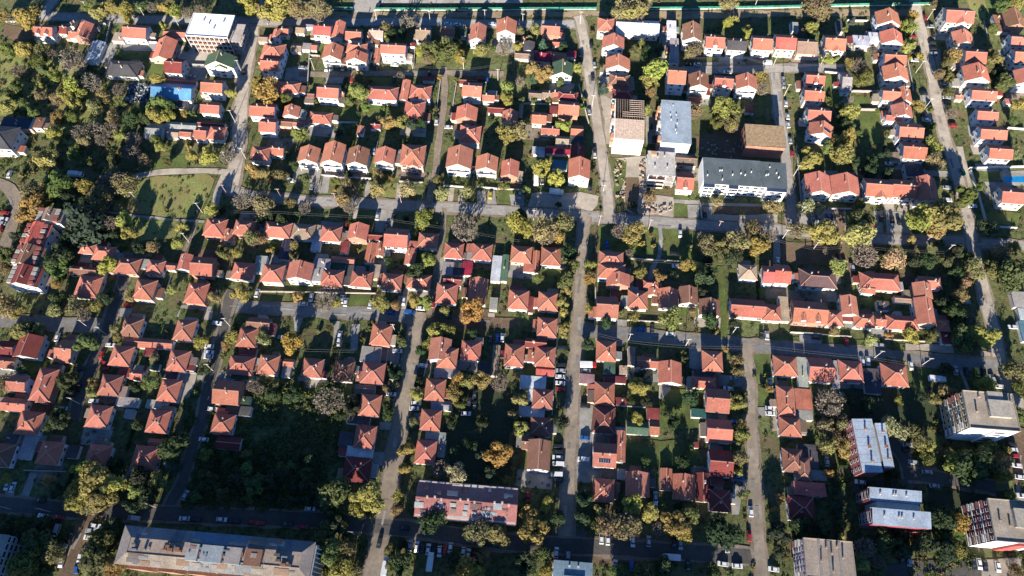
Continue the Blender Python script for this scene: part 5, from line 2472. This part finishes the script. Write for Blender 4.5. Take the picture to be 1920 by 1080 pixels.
# unseen blocks added beyond the lower edge to throw shade over the bottom streets
for i, (px, py, wx, dy, hh, lb) in enumerate(((-75, 1222, 46, 13, 30, "unseen tan apartment block added beyond the bottom edge, casting shade on the lower left"), (860, 1200, 44, 12, 17, "unseen grey apartment block added beyond the bottom edge below the parked cars"), (1230, 1225, 36, 12, 17, "unseen pale apartment block added beyond the bottom edge under the long avenue"), (1660, 1210, 24, 14, 20, "unseen brown apartment block added beyond the bottom edge at the lower right"))):
    p = P(px, py); r = empty('added_shade_block', p); tag(r, lb, 'apartment block'); SPECIAL.append((p.x, p.y, wx/2, dy/2))
    mb = MB(); mb.box(-wx/2, -dy/2, 0, wx/2, dy/2, hh-.3, 'plaster'); wl = ob('wall', mb.mesh('wall'), r, col=(.5,.42,.34)); mb = MB(); mb.box(-wx/2-.3, -dy/2-.3, hh-.297, wx/2+.3, dy/2+.3, hh, 'conc'); ob('roof', mb.mesh('roof'), r, col=(.36,.33,.3)); win_grid(wl, wx/2, dy/2, int(hh/3), 3, 1, int(wx/4), 3, 'SNEW')
# ------------------------------------------------------------------ trees: crowns of many small leaf faces round uneven boughs
def sphere_pt(rr):
    while True:
        v = Vector((rr.uniform(-1,1), rr.uniform(-1,1), rr.uniform(-1,1)))
        if .05 < v.length < 1: return v
def crown(seed, n=1700, lobes=13, ls=.135, kind='round', gap=.0):
    rr = random.Random(seed); mb = MB(); L = []
    for i in range(lobes):
        if kind == 'cone':
            t = (i+.5)/lobes; a = i*2.4; ra = (1-t)*.55; L.append((Vector((math.cos(a)*ra, math.sin(a)*ra, .15+t*2.0)), .42*(1-t)+.16))
        elif kind == 'tall':
            L.append((Vector((rr.uniform(-.35,.35), rr.uniform(-.35,.35), .3+1.5*i/lobes)), rr.uniform(.4,.6)))
        else:
            v = sphere_pt(rr); v.normalize(); v *= rr.uniform(.3,.8); L.append((Vector((v.x, v.y, .85+v.z*.75)), rr.uniform(.24,.46)))
    tot = sum(l[1]**2 for l in L)
    for c, r in L:
        k = int(n*r*r/tot); tone = rr.random()
        for j in range(k):
            d = sphere_pt(rr).normalized(); p = c+d*r*rr.uniform(.62,1.08)
            if p.z < .05: continue
            s = ls*rr.uniform(.55,1.25); nrm = (d+sphere_pt(rr)*.55).normalized(); u = nrm.orthogonal().normalized(); v = nrm.cross(u); a = rr.uniform(0, 6.28)
            u, v = u*math.cos(a)+v*math.sin(a), v*math.cos(a)-u*math.sin(a)
            mb.poly([p-u*s-v*s*.5, p+u*s*.4-v*s*.7, p+u*s+v*s*.4, p-u*s*.3+v*s*.7], 'leaf')
    return mb.mesh('crown')
def trunk(seed, h=1.0):
    rr = random.Random(seed); mb = MB(); mb.prism((0,0,0), (.03,.02,h*.75), .075, .05, 'bark', 6)
    for i in range(5):
        a = i*1.3+rr.random(); mb.prism((.03,.02,h*rr.uniform(.45,.72)), (math.cos(a)*.5, math.sin(a)*.5, h*rr.uniform(.9,1.25)), .035, .012, 'bark', 4)
    return mb.mesh('trunk')
def bare(seed, leafy=0):
    rr = random.Random(seed); mb = MB()
    def grow(p, d, ln, r, lev):
        e = p+d*ln; mb.prism(p, e, r, r*.6, 'twig', 3, False)
        if lev == 0:
            return
        for i in range(4 if lev > 1 else 6):
            nd = (d+sphere_pt(rr)*.85+Vector((0,0,.12))).normalized(); grow(p.lerp(e, rr.uniform(.45,1)), nd, ln*rr.uniform(.5,.8), r*.55, lev-1)
    for i in range(9):
        a = i*.7+rr.random()*.5; grow(Vector((0,0,.45)), Vector((math.cos(a)*.75, math.sin(a)*.75, rr.uniform(.35,1.0))).normalized(), .5, .028, 3)
    for i in range(leafy):
        d = sphere_pt(rr).normalized(); p = Vector((d.x*.85, d.y*.85, .95+d.z*.7))*rr.uniform(.75,1); s = rr.uniform(.03,.07); u = sphere_pt(rr).normalized()*s; v = u.cross(sphere_pt(rr)).normalized()*s; mb.poly([p-u, p-v, p+u, p+v], 'twig')
    return mb.mesh('branches')
CR_ROUND = [crown(i, 2300, 15, .10) for i in range(7)]
CR_LOOSE = [crown(20+i, 1500, 18, .085) for i in range(5)]
CR_SMALL = [crown(40+i, 700, 9, .15) for i in range(4)]
CR_CONE = [crown(60+i, 1500, 15, .10, 'cone') for i in range(2)]
CR_TALL = [crown(70+i, 800, 9, .13, 'tall') for i in range(2)]
TRK = [trunk(i) for i in range(4)]; BARE = [bare(80+i, 420) for i in range(4)]
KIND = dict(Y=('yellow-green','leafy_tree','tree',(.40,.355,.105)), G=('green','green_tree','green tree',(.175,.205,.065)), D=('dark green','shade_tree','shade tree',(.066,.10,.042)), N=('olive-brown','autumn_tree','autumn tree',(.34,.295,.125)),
 O=('golden','golden_tree','tree',(.46,.345,.09)), P=('pale yellow','pale_leaved_tree','tree',(.50,.46,.20)), B=('bare greyish','bare_tree','bare tree',(.235,.195,.15)), C=('blue-green','conifer','conifer',(.12,.17,.12)), F=('dark blue-green','conifer','conifer',(.08,.12,.085)))
ZONES = [("around the meadow", (470//4+120, 325, 420, 480)), ("in the wooded plot", (0, 60, 235, 330)), ("along the top edge", (0, -10, 470, 42)), ("in the dark garden wood", (345, 730, 640, 960)),
 ("around the lower right towers", (1550, 780, 1930, 1090)), ("along the main street", (430, 345, 1000, 445)), ("on the lawn under the main street", (1110, 400, 1360, 540)), ("around the bottom parking", (600, 1000, 1060, 1090)),
 ("around the bottom left block", (0, 970, 235, 1090)), ("around the slanting avenue's lower end", (1640, 440, 1925, 780)), ("around the wooded lane corner", (230, 225, 440, 330))]
def zone_of(x, y):
    for ph, (a, b, c, d) in ZONES:
        if a <= x <= c and b <= y <= d: return ph
    best = min(H, key=lambda h: (h['x0']/2+h['x1']/2-x)**2+(h['y0']/2+h['y1']/2-y)**2 if h['st'] > .85 else 1e9)
    return best
def foot_hit(p, m=0):
    for h in H:
        d = p-h['pos']
        if abs(d.x) < h['w']/2+m and abs(d.y) < h['d']/2+m: return True
    for (x, y, a, b) in SPECIAL:
        if abs(p.x-x) < a+m and abs(p.y-y) < b+m: return True
    return False
rw = random.Random(11)
for (a, b, c, d, n_, ks) in ((352,845,600,952,46,'DDGDG'), (300,800,345,880,5,'D'), (0,980,60,1075,6,'DG')):   # the unbroken copses
    i = 0
    while i < n_:
        x, y = rw.uniform(a,c), rw.uniform(b,d)
        if any((t['x']-x)**2+(t['y']-y)**2 < 110 for t in T) or foot_hit(P(x,y), 1.5): n_ -= .2; continue
        if road_near(P(x,y))[0] < 6: n_ -= .2; continue
        T.append(dict(x=x, y=y, r=rw.uniform(9,16), k=rw.choice(ks))); i += 1
titems = []
for t in T:
    if t['x'] < 240 and 55 < t['y'] < 335:
        t['r'] *= .86
        if t['k'] == 'D': t['r'] *= .8; t['k'] = R.choice('GNG')
        elif t['k'] == 'G' and R.random() < .4: t['k'] = 'N'
    x, y, k = t['x'], t['y'], t['k']; p0 = P(x, y, 0); sc = (P(x+10,y,0)-p0).length/10; r = t['r']*sc*(1.16 if k != 'B' else 1.08)
    conic = k in 'CF'; bush = t['r'] <= 7.6
    hz = r*(2.3 if conic else 1.0 if bush else 1.1 if r < 5.5 else .88) if k != 'B' else r*1.1
    hmid = (r*1.6 if conic else r*.75 if bush else max(1.2, r*(.35 if t['r'] < 19 else .42))+hz*.85)
    lift = 0 if bush or conic else max(1.2, r*(.35 if t['r'] < 19 else .42))
    p = P(x, y, min(hmid, 14)); p.z = 0; t['pos'] = p
    look, nm, cat, colr = KIND[k]
    if bush: nm, cat = ('bush', 'bush') if k != 'B' else ('bare_bush', 'bush')
    root = empty(nm, p, R.uniform(0, 6.28)); me = None
    if conic: me = R.choice(CR_CONE)
    elif bush: me = R.choice(CR_SMALL)
    elif k in 'YOGD': me = R.choice(CR_ROUND if R.random() < .7 else CR_LOOSE)
    else: me = R.choice(CR_LOOSE)
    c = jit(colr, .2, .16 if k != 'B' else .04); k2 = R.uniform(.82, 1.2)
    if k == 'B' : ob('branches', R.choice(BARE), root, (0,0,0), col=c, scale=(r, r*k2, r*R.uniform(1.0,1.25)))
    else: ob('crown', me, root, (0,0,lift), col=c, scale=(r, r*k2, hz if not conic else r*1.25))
    if k == 'N' and not bush: ob('branches', R.choice(BARE), root, (0,0,0), col=jit((.2,.15,.11), .1), scale=(r*.95, r*.95, r*1.2))
    if not bush: ob('trunk', R.choice(TRK), root, (0,0,0), scale=(r*.8, r*.8, (lift+hz*.7 if not conic else r*1.2)))
    size = 'large ' if t['r'] > 21 else 'small ' if (t['r'] < 11 and not bush) else ''
    noun = 'bush' if bush else 'conifer' if conic else 'twiggy tree' if k == 'B' else 'fading tree' if k == 'N' else 'tree'
    z = zone_of(x, y); hlp = None
    if isinstance(z, dict): hlp = 'near the '+z['look']; z = 'around the '+ROWS[z['row']]
    titems.append((root, size+look+' '+noun, z, x, y, cat, hlp))
assign(titems, lambda z: z)
# ------------------------------------------------------------------ undergrowth and weeds between the gardens (uncountable)
mb = MB(); mb2 = MB(); rr = random.Random(5)
WOODS = [(0,60,240,330,.85,1.2), (240,220,440,330,.6,1.0), (345,720,640,960,1.0,1.5), (0,340,240,480,.7,1.2), (1560,780,1920,1080,.55,1.3), (0,960,240,1080,.8,1.4), (590,940,720,1080,.5,1.2), (1640,460,1830,620,.6,1.2), (960,1000,1420,1080,.3,1.1), (430,400,700,440,.6,.9)]
nt_ = 0; tries = 0
while nt_ < 7000 and tries < 40000:
    tries += 1; x, y = rr.uniform(-20,1940), rr.uniform(-15,1095); pr, sz = .42, .75
    for a, b, c, d, q, s in WOODS:
        if a < x < c and b < y < d: pr, sz = q, s; break
    if rr.random() > pr: continue
    p = P(x, y)
    if foot_hit(p, .5): continue
    dr, rd = road_near(p) if pr < 2 else (99, None)
    if rd and dr < rd[2]/2+1.2: continue
    skip = False
    for k, pts in PATCH:
        if k in 'acspe' or (k in 'gd' and rr.random() < .85):
            ins = False; j = len(pts)-1
            for i in range(len(pts)):
                if (pts[i].y > p.y) != (pts[j].y > p.y) and p.x < (pts[j].x-pts[i].x)*(p.y-pts[i].y)/(pts[j].y-pts[i].y)+pts[i].x: ins = not ins
                j = i
            if ins: skip = True; break
    if skip: continue
    nt_ += 1; m_ = mb if (rr.random() < .75 or (345 < x < 640 and 730 < y < 960)) else mb2; s = sz*rr.uniform(.5,1.4)
    for j in range(int(12+16*s)):
        d = sphere_pt(rr); q = p+Vector((d.x*s*1.1, d.y*s*1.1, abs(d.z)*s*.9)); u = sphere_pt(rr).normalized()*s*.33; v = u.cross(sphere_pt(rr)).normalized()*s*.26; m_.poly([q-u, q-v, q+u, q+v], 'leaf')
o = struct('undergrowth', mb.mesh('undergrowth'), kind='stuff'); o.color = (.145,.18,.06,1); o['label'] = "green weeds and low scrub between the gardens"
o = struct('dry_undergrowth', mb2.mesh('dry_undergrowth'), kind='stuff'); o.color = (.26,.20,.095,1); o['label'] = "dry brown brush between the gardens"
# ------------------------------------------------------------------ cars
def car_mesh(kind):
    mb = MB()
    if kind == 'c': Lh, W, prof = 2.15, .88, [(-2.15,.35),(-2.15,.75),(-2.05,.88),(-1.6,.93),(-1.05,.98),(1.15,1.0),(2.05,.82),(2.17,.6),(2.15,.35)]
    elif kind == 'v': Lh, W, prof = 2.5, .95, [(-2.5,.35),(-2.5,1.3),(-2.4,1.95),(1.0,2.0),(1.75,1.3),(2.4,1.05),(2.5,.6),(2.5,.35)]
    else: Lh, W, prof = 2.5, 1, []
    if prof:
        n = len(prof)
        for s in (-1, 1):
            pts = [(px, s*(W if z < .9 else W*.93), z) for px, z in prof]; mb.poly(pts if s < 0 else pts[::-1], 'paint')
        for i in range(n):
            a, b = prof[i], prof[(i+1) % n]; wa = W if a[1] < .9 else W*.93; wb = W if b[1] < .9 else W*.93
            mb.poly([(a[0],-wa,a[1]),(a[0],wa,a[1]),(b[0],wb,b[1]),(b[0],-wb,b[1])], 'paint')
    if kind == 'c':   # cabin roof
        mb.box(-1.25, -.62, 1.36, .45, .62, 1.45, 'paint')
        for sx, sy in ((-1.3,-.66),(-1.3,.6),(.42,-.66),(.42,.6)): mb.box(sx, sy, .98, sx+.07, sy+.06, 1.362, 'paint')
    if kind == 't':
        mb.box(-3.4, -1.15, .95, 2.0, 1.15, 3.0, 'white'); mb.box(2.1, -1.1, .6, 3.7, 1.1, 2.5, 'paint'); mb.box(-3.4, -1.0, .6, 3.5, 1.0, .94, 'trim')
    return mb.mesh('car_body')
def glass_mesh(kind):
    mb = MB()
    if kind == 'c':
        A = [(-1.75,-.78,.95),(-1.75,.78,.95),(-1.2,.6,1.37),(-1.2,-.6,1.37)]; B = [(1.15,.78,1.0),(1.15,-.78,1.0),(.45,-.6,1.37),(.45,.6,1.37)]
        mb.poly(A, 'glass'); mb.poly(B, 'glass'); mb.poly([A[0],A[3],B[2],B[1]], 'glass'); mb.poly([A[2],A[1],B[0],B[3]], 'glass')
    elif kind == 'v': mb.poly([(1.03,-.8,2.0),(1.78,-.84,1.32),(1.78,.84,1.32),(1.03,.8,2.0)], 'glass'); mb.v = [(a+.02,b,c+.02) for a,b,c in mb.v]; mb.box(-2.2,-.96,1.3,.9,.96,1.75,'glass')
    else: mb.box(3.703, -.95, 1.5, 3.73, .95, 2.3, 'glass')
    return mb.mesh('windows')
CB = {k: car_mesh(k) for k in 'cvt'}; CG = {k: glass_mesh(k) for k in 'cvt'}
mb = MB(); mb.prism((0,-.1,.32), (0,.1,.32), .32, .32, 'tyre', 10); mb.prism((0,.1,.32), (0,-.1,.32), .321, .2, 'tyre', 10); WH = mb.mesh('wheel')
CC = dict(w=(.78,.78,.77), s=(.42,.44,.46), k=(.025,.027,.032), u=(.03,.12,.38), r=(.42,.03,.03), g=(.05,.25,.12), y=(.62,.50,.05))
CNM = dict(w='white', s='silver', k='dark', u='blue', r='red', g='green', y='yellow')
citems = []
for c in C:
    hz = 1.5 if c['kind'] == 't' else .6; p = P(c['x'], c['y'], hz); p.z = .02
    rz = (math.pi/2 if c['d'] == 'v' else 0)+R.choice((0, math.pi))+R.uniform(-.06,.06)
    dr, rd = road_near(p)
    if rd and dr < 7 and c['d'] == 'v':                                   # cars parked along a street follow it
        i = min(range(len(rd[3])), key=lambda i: (rd[3][i]-p).length); q = rd[3][min(i+1,len(rd[3])-1)]-rd[3][max(i-1,0)]
        if abs(q.y) > abs(q.x): rz = math.atan2(q.y, q.x)+R.choice((0, math.pi))
    p.z = .34
    nm = {'c':'car','v':'van','t':'truck'}[c['kind']]
    o = ob(nm, CB[c['kind']], None, p, rz, jit(CC[c['col']], .06, .02))
    ob('windows', CG[c['kind']], o)
    xs = (-1.3, 1.32) if c['kind'] == 'c' else (-1.6, 1.6) if c['kind'] == 'v' else (-2.5, 2.7)
    for a in xs:
        for s in (-1, 1): ob('wheel', WH, o, (a, s*(.84 if c['kind'] != 't' else 1.0), -.05))
    if rd and dr < 9: z = ('on the ' if dr < rd[2]/2 else 'along the ')+rd[1]; hlp = None
    else:
        q = zone_of(c['x'], c['y']); hlp = None
        if isinstance(q, dict): hlp = 'near the '+q['look']; q = 'around the '+ROWS[q['row']]
        z = q
    citems.append((o, CNM[c['col']]+' '+nm, z, c['x'], c['y'], nm, hlp))
assign(citems, lambda z: z)
# ------------------------------------------------------------------ poles, wires
mb = MB(); mb.prism((0,0,0), (0,0,9.2), .15, .09, 'conc', 8); POLE = mb.mesh('shaft')
mb = MB(); mb.bar((-1.0,0,8.7), (1.0,0,8.7), .14, .14, 'conc'); ARM = mb.mesh('crossarm')
mb = MB()
for s in (-.9,-.3,.3,.9): mb.prism((s,0,8.78), (s,0,9.05), .07, .05, 'white', 6)
INS = mb.mesh('insulator')
pitems = []
for p_ in PO:
    p = P(p_['x'], p_['y']); r = empty('utility_pole', p, R.uniform(-.2,.2)); c = (.62,.57,.5) if not p_['q'] else (.6,.40,.36)
    ob('shaft', POLE, r, col=c); a = ob('crossarm', ARM, r, col=c); ob('insulator', INS, a)
    p_['pos'] = p; dr, rd = road_near(p); pitems.append((r, ('pinkish ' if p_['q'] else 'pale ')+'concrete utility pole', (('along ' if rd[1].startswith('street ') and 0 else 'along the ')+rd[1]), p_['x'], p_['y'], 'utility pole', None))
assign(pitems, lambda z: z)
for (q, lb) in (([(582,116),(700,116),(869,130),(960,117)], "pale overhead wires crossing the white-fronted row"), ([(1285,108),(1400,108),(1450,122),(1539,121),(1590,122)], "overhead wires along the short asphalt lane"), ([(438,397),(520,398),(700,407),(860,430),(975,452)], "overhead wires below the main street at the meadow end"),
        ([(1115,625),(1177,640),(1284,650),(1450,652),(1638,672),(1728,685)], "overhead wires along the lower right street"), ([(1455,450),(1524,466),(1600,462),(1770,474)], "overhead wires under the yellow trees"), ([(560,655),(600,657),(665,658)], "overhead wires above the dark garden"), ([(1180,485),(1270,492),(1420,500)], "overhead wires crossing the lawn")):
    mb = MB(); pts = [P(a, b, 8.9) for a, b in q]
    for i in range(len(pts)-1):
        for s in (-.5, .5):
            for k in range(6):
                f = lambda t: pts[i].lerp(pts[i+1], t)+Vector((0, s, -2.4*t*(1-t)))
                mb.prism(f(k/6), f((k+1)/6), .022, .022, 'wire', 3, False)
    o = ob('power_line', mb.mesh('power_line')); tag(o, lb, 'power line')
# ------------------------------------------------------------------ fences and garden walls
def wall_run(pts, hgt, th, z0, k, mb, topk=None):
    for i in range(len(pts)-1):
        a, b = pts[i], pts[i+1]; d = (b-a); n = max(1, int(d.length/6))
        for j in range(n): mb.bar(a.lerp(b, j/n+.0005)+Vector((0,0,z0+hgt/2)), a.lerp(b, (j+1)/n-.0005)+Vector((0,0,z0+hgt/2)), th, hgt, k)
for seg, lb in (([(618,17.5),(662,18)], "short green mesh fence left of the gate by the top yard"), ([(702,19),(800,19.5),(972,18.5),(1118,18)], "long green mesh fence along the bare verge, left part"), ([(1211,18),(1330,17),(1440,15.5),(1590,11.5),(1745,9)], "long green mesh fence along the bare verge, right part")):
    pts = [P(*q) for q in seg]; a = pts[0]; r = empty('green_fence', a); tag(r, lb, 'fence'); pts = [q-a for q in pts]
    mb = MB(); wall_run(pts, 1.5, .06, .45, 'green', mb); ob('mesh_panel', mb.mesh('mesh_panel'), r)
    mb = MB(); wall_run([q+Vector((0,-.12,0)) for q in pts], .55, .3, 0, 'conc', mb); ob('base_wall', mb.mesh('base_wall'), r, col=(.62,.6,.55))
mb = MB(); mb.prism((0,0,0), (0,0,2.7), .07, .07, 'conc', 5); POST = mb.mesh('post')
WCOL = dict(w=(.68,.66,.62), k=(.3,.3,.3), p=(.45,.38,.31)); wi = []
for ln in WALLDATA.strip().split('\n'):
    if ln[0] == '#': continue
    q = ln.split(); ox, oy = float(q[2]), float(q[3]); v = [float(t) for t in q[4:]]; px = [(ox+v[i]/4, oy+v[i+1]/4) for i in range(0, len(v), 2)]
    pts = [P(a, b) for a, b in px]; hg = float(q[1])*.85; a = pts[0]; mb = MB(); wall_run([p-a for p in pts], hg, .25, 0, 'plaster', mb)
    r = ob('garden_wall', mb.mesh('garden_wall'), None, a, col=jit(WCOL[q[0]], .1)); mb = MB(); wall_run([p-a for p in pts], .1, .38, hg+.003, 'conc', mb); ob('coping', mb.mesh('coping'), r, col=(.5,.47,.43))
    z = zone_of(*px[0]); hl = None
    if isinstance(z, dict): hl = 'by the '+z['look']; z = 'around the '+ROWS[z['row']]
    wi.append((r, dict(w='white',k='grey',p='tan')[q[0]]+' garden wall', z, px[0][0], px[0][1], 'garden wall', hl))
assign(wi, lambda z: z)

# ------------------------------------------------------------------ hedges and plot fences between neighbouring houses
fi = []; done = []
HB = []
for sd in range(4):
    rr = random.Random(300+sd); mb = MB()
    for i in range(900):
        q = Vector((rr.gauss(0,.16), rr.uniform(-.5,.5), rr.uniform(.05,1))); u = sphere_pt(rr).normalized()*.22; v = u.cross(sphere_pt(rr)).normalized()*.2; u.y *= .09; v.y *= .09; q.x *= 2.2; mb.poly([q-u,q-v,q+u,q+v], 'leaf')
    HB.append(mb.mesh('hedge'))
big = [h for h in H if h['st'] >= 1]
for a in big:
    nb = [b for b in big if b is not a and b['row'] == a['row'] and abs(b['pos'].y-a['pos'].y) < 5 and 7 < b['pos'].x-a['pos'].x < 24]
    if not nb: continue
    b = min(nb, key=lambda b: b['pos'].x-a['pos'].x); x = (a['pos'].x+a['w']/2+b['pos'].x-b['w']/2)/2; s = R.choice((-1,1)); ln_ = R.uniform(8,13)
    c = Vector((x, a['pos'].y+s*(a['d']/2+ln_/2-1), 0))
    if foot_hit(c, .8) or foot_hit(c+Vector((0,ln_/2,0)), .3) or foot_hit(c-Vector((0,ln_/2,0)), .3) or road_near(c)[0] < 4+ln_/2: continue
    px, py = (a['x0']+a['x1']+b['x0']+b['x1'])/4, (a['y0']+a['y1'])/2
    if R.random() < .6:
        o = ob('hedge', R.choice(HB), None, c, 0, jit((.10,.13,.04), .2, .1), (R.uniform(.7,1.1), ln_, R.uniform(1.0,1.9))); fi.append((o, 'clipped green hedge', 'around the '+ROWS[a['row']], px, py, 'hedge', 'beside the '+a['look']))
    else:
        mb = MB(); mb.box(-.05, -ln_/2, .15, .05, ln_/2, 1.3, 'conc'); o = ob('plot_fence', mb.mesh('plot_fence'), None, c, 0, R.choice([(.32,.25,.18),(.4,.4,.38),(.2,.17,.14)]))
        for i in range(int(ln_/2.2)+1): ob('post', POST, o, (.08, -ln_/2+.1+i*(ln_-.2)/int(ln_/2.2), 0), scale=(1,1,.55), col=(.4,.38,.34))
        fi.append((o, 'plain plot fence', 'around the '+ROWS[a['row']], px, py, 'fence', 'beside the '+a['look']))
assign(fi, lambda z: z)

# ------------------------------------------------------------------ scrap and building rubble (uncountable heaps)
def heap(name, label, polys, n, cols, sz):
    rr = random.Random(len(name)+n)
    for ci, (k, c) in enumerate(cols):
        mb = MB()
        for i in range(n):
            a, b_, c_, d = rr.choice(polys); p = P(rr.uniform(a,c_), rr.uniform(b_,d)); 
            if foot_hit(p, .2) or road_near(p)[0] < 4.5: continue
            w_, l_, h_ = rr.uniform(.2,1)*sz, rr.uniform(.3,1.6)*sz, rr.uniform(.1,.7)*sz; q = MB(); q.box(-w_/2, -l_/2, 0, w_/2, l_/2, h_, k); an = rr.uniform(0,3.14); z = .1+rr.uniform(0,.4)
            off = len(mb.v); mb.v += [(p.x+v[0]*math.cos(an)-v[1]*math.sin(an), p.y+v[0]*math.sin(an)+v[1]*math.cos(an), v[2]+z) for v in q.v]; mb.f += [tuple(off+j for j in f) for f in q.f]; mb.m += [mb.mi(k)]*6
        o = struct(name, mb.mesh(name), kind='stuff'); o.color = (*c, 1); o['label'] = label
heap('scrap_heap', "white and blue scrap heaped beside the blue-roofed hall", [(240,157,288,193)], 45, [('plaster',(.42,.43,.45)),('conc',(.14,.2,.28)),('plaster',(.06,.07,.08))], 1.1)
heap('building_rubble', "rubble and stacked boards on the building site", [(1152,300,1172,372),(1195,385,1262,402),(1150,235,1162,290),(1310,262,1392,298),(1200,300,1212,370)], 70, [('conc',(.5,.45,.38)),('wood',(.5,.4,.3)),('conc',(.3,.22,.17))], 1.0)
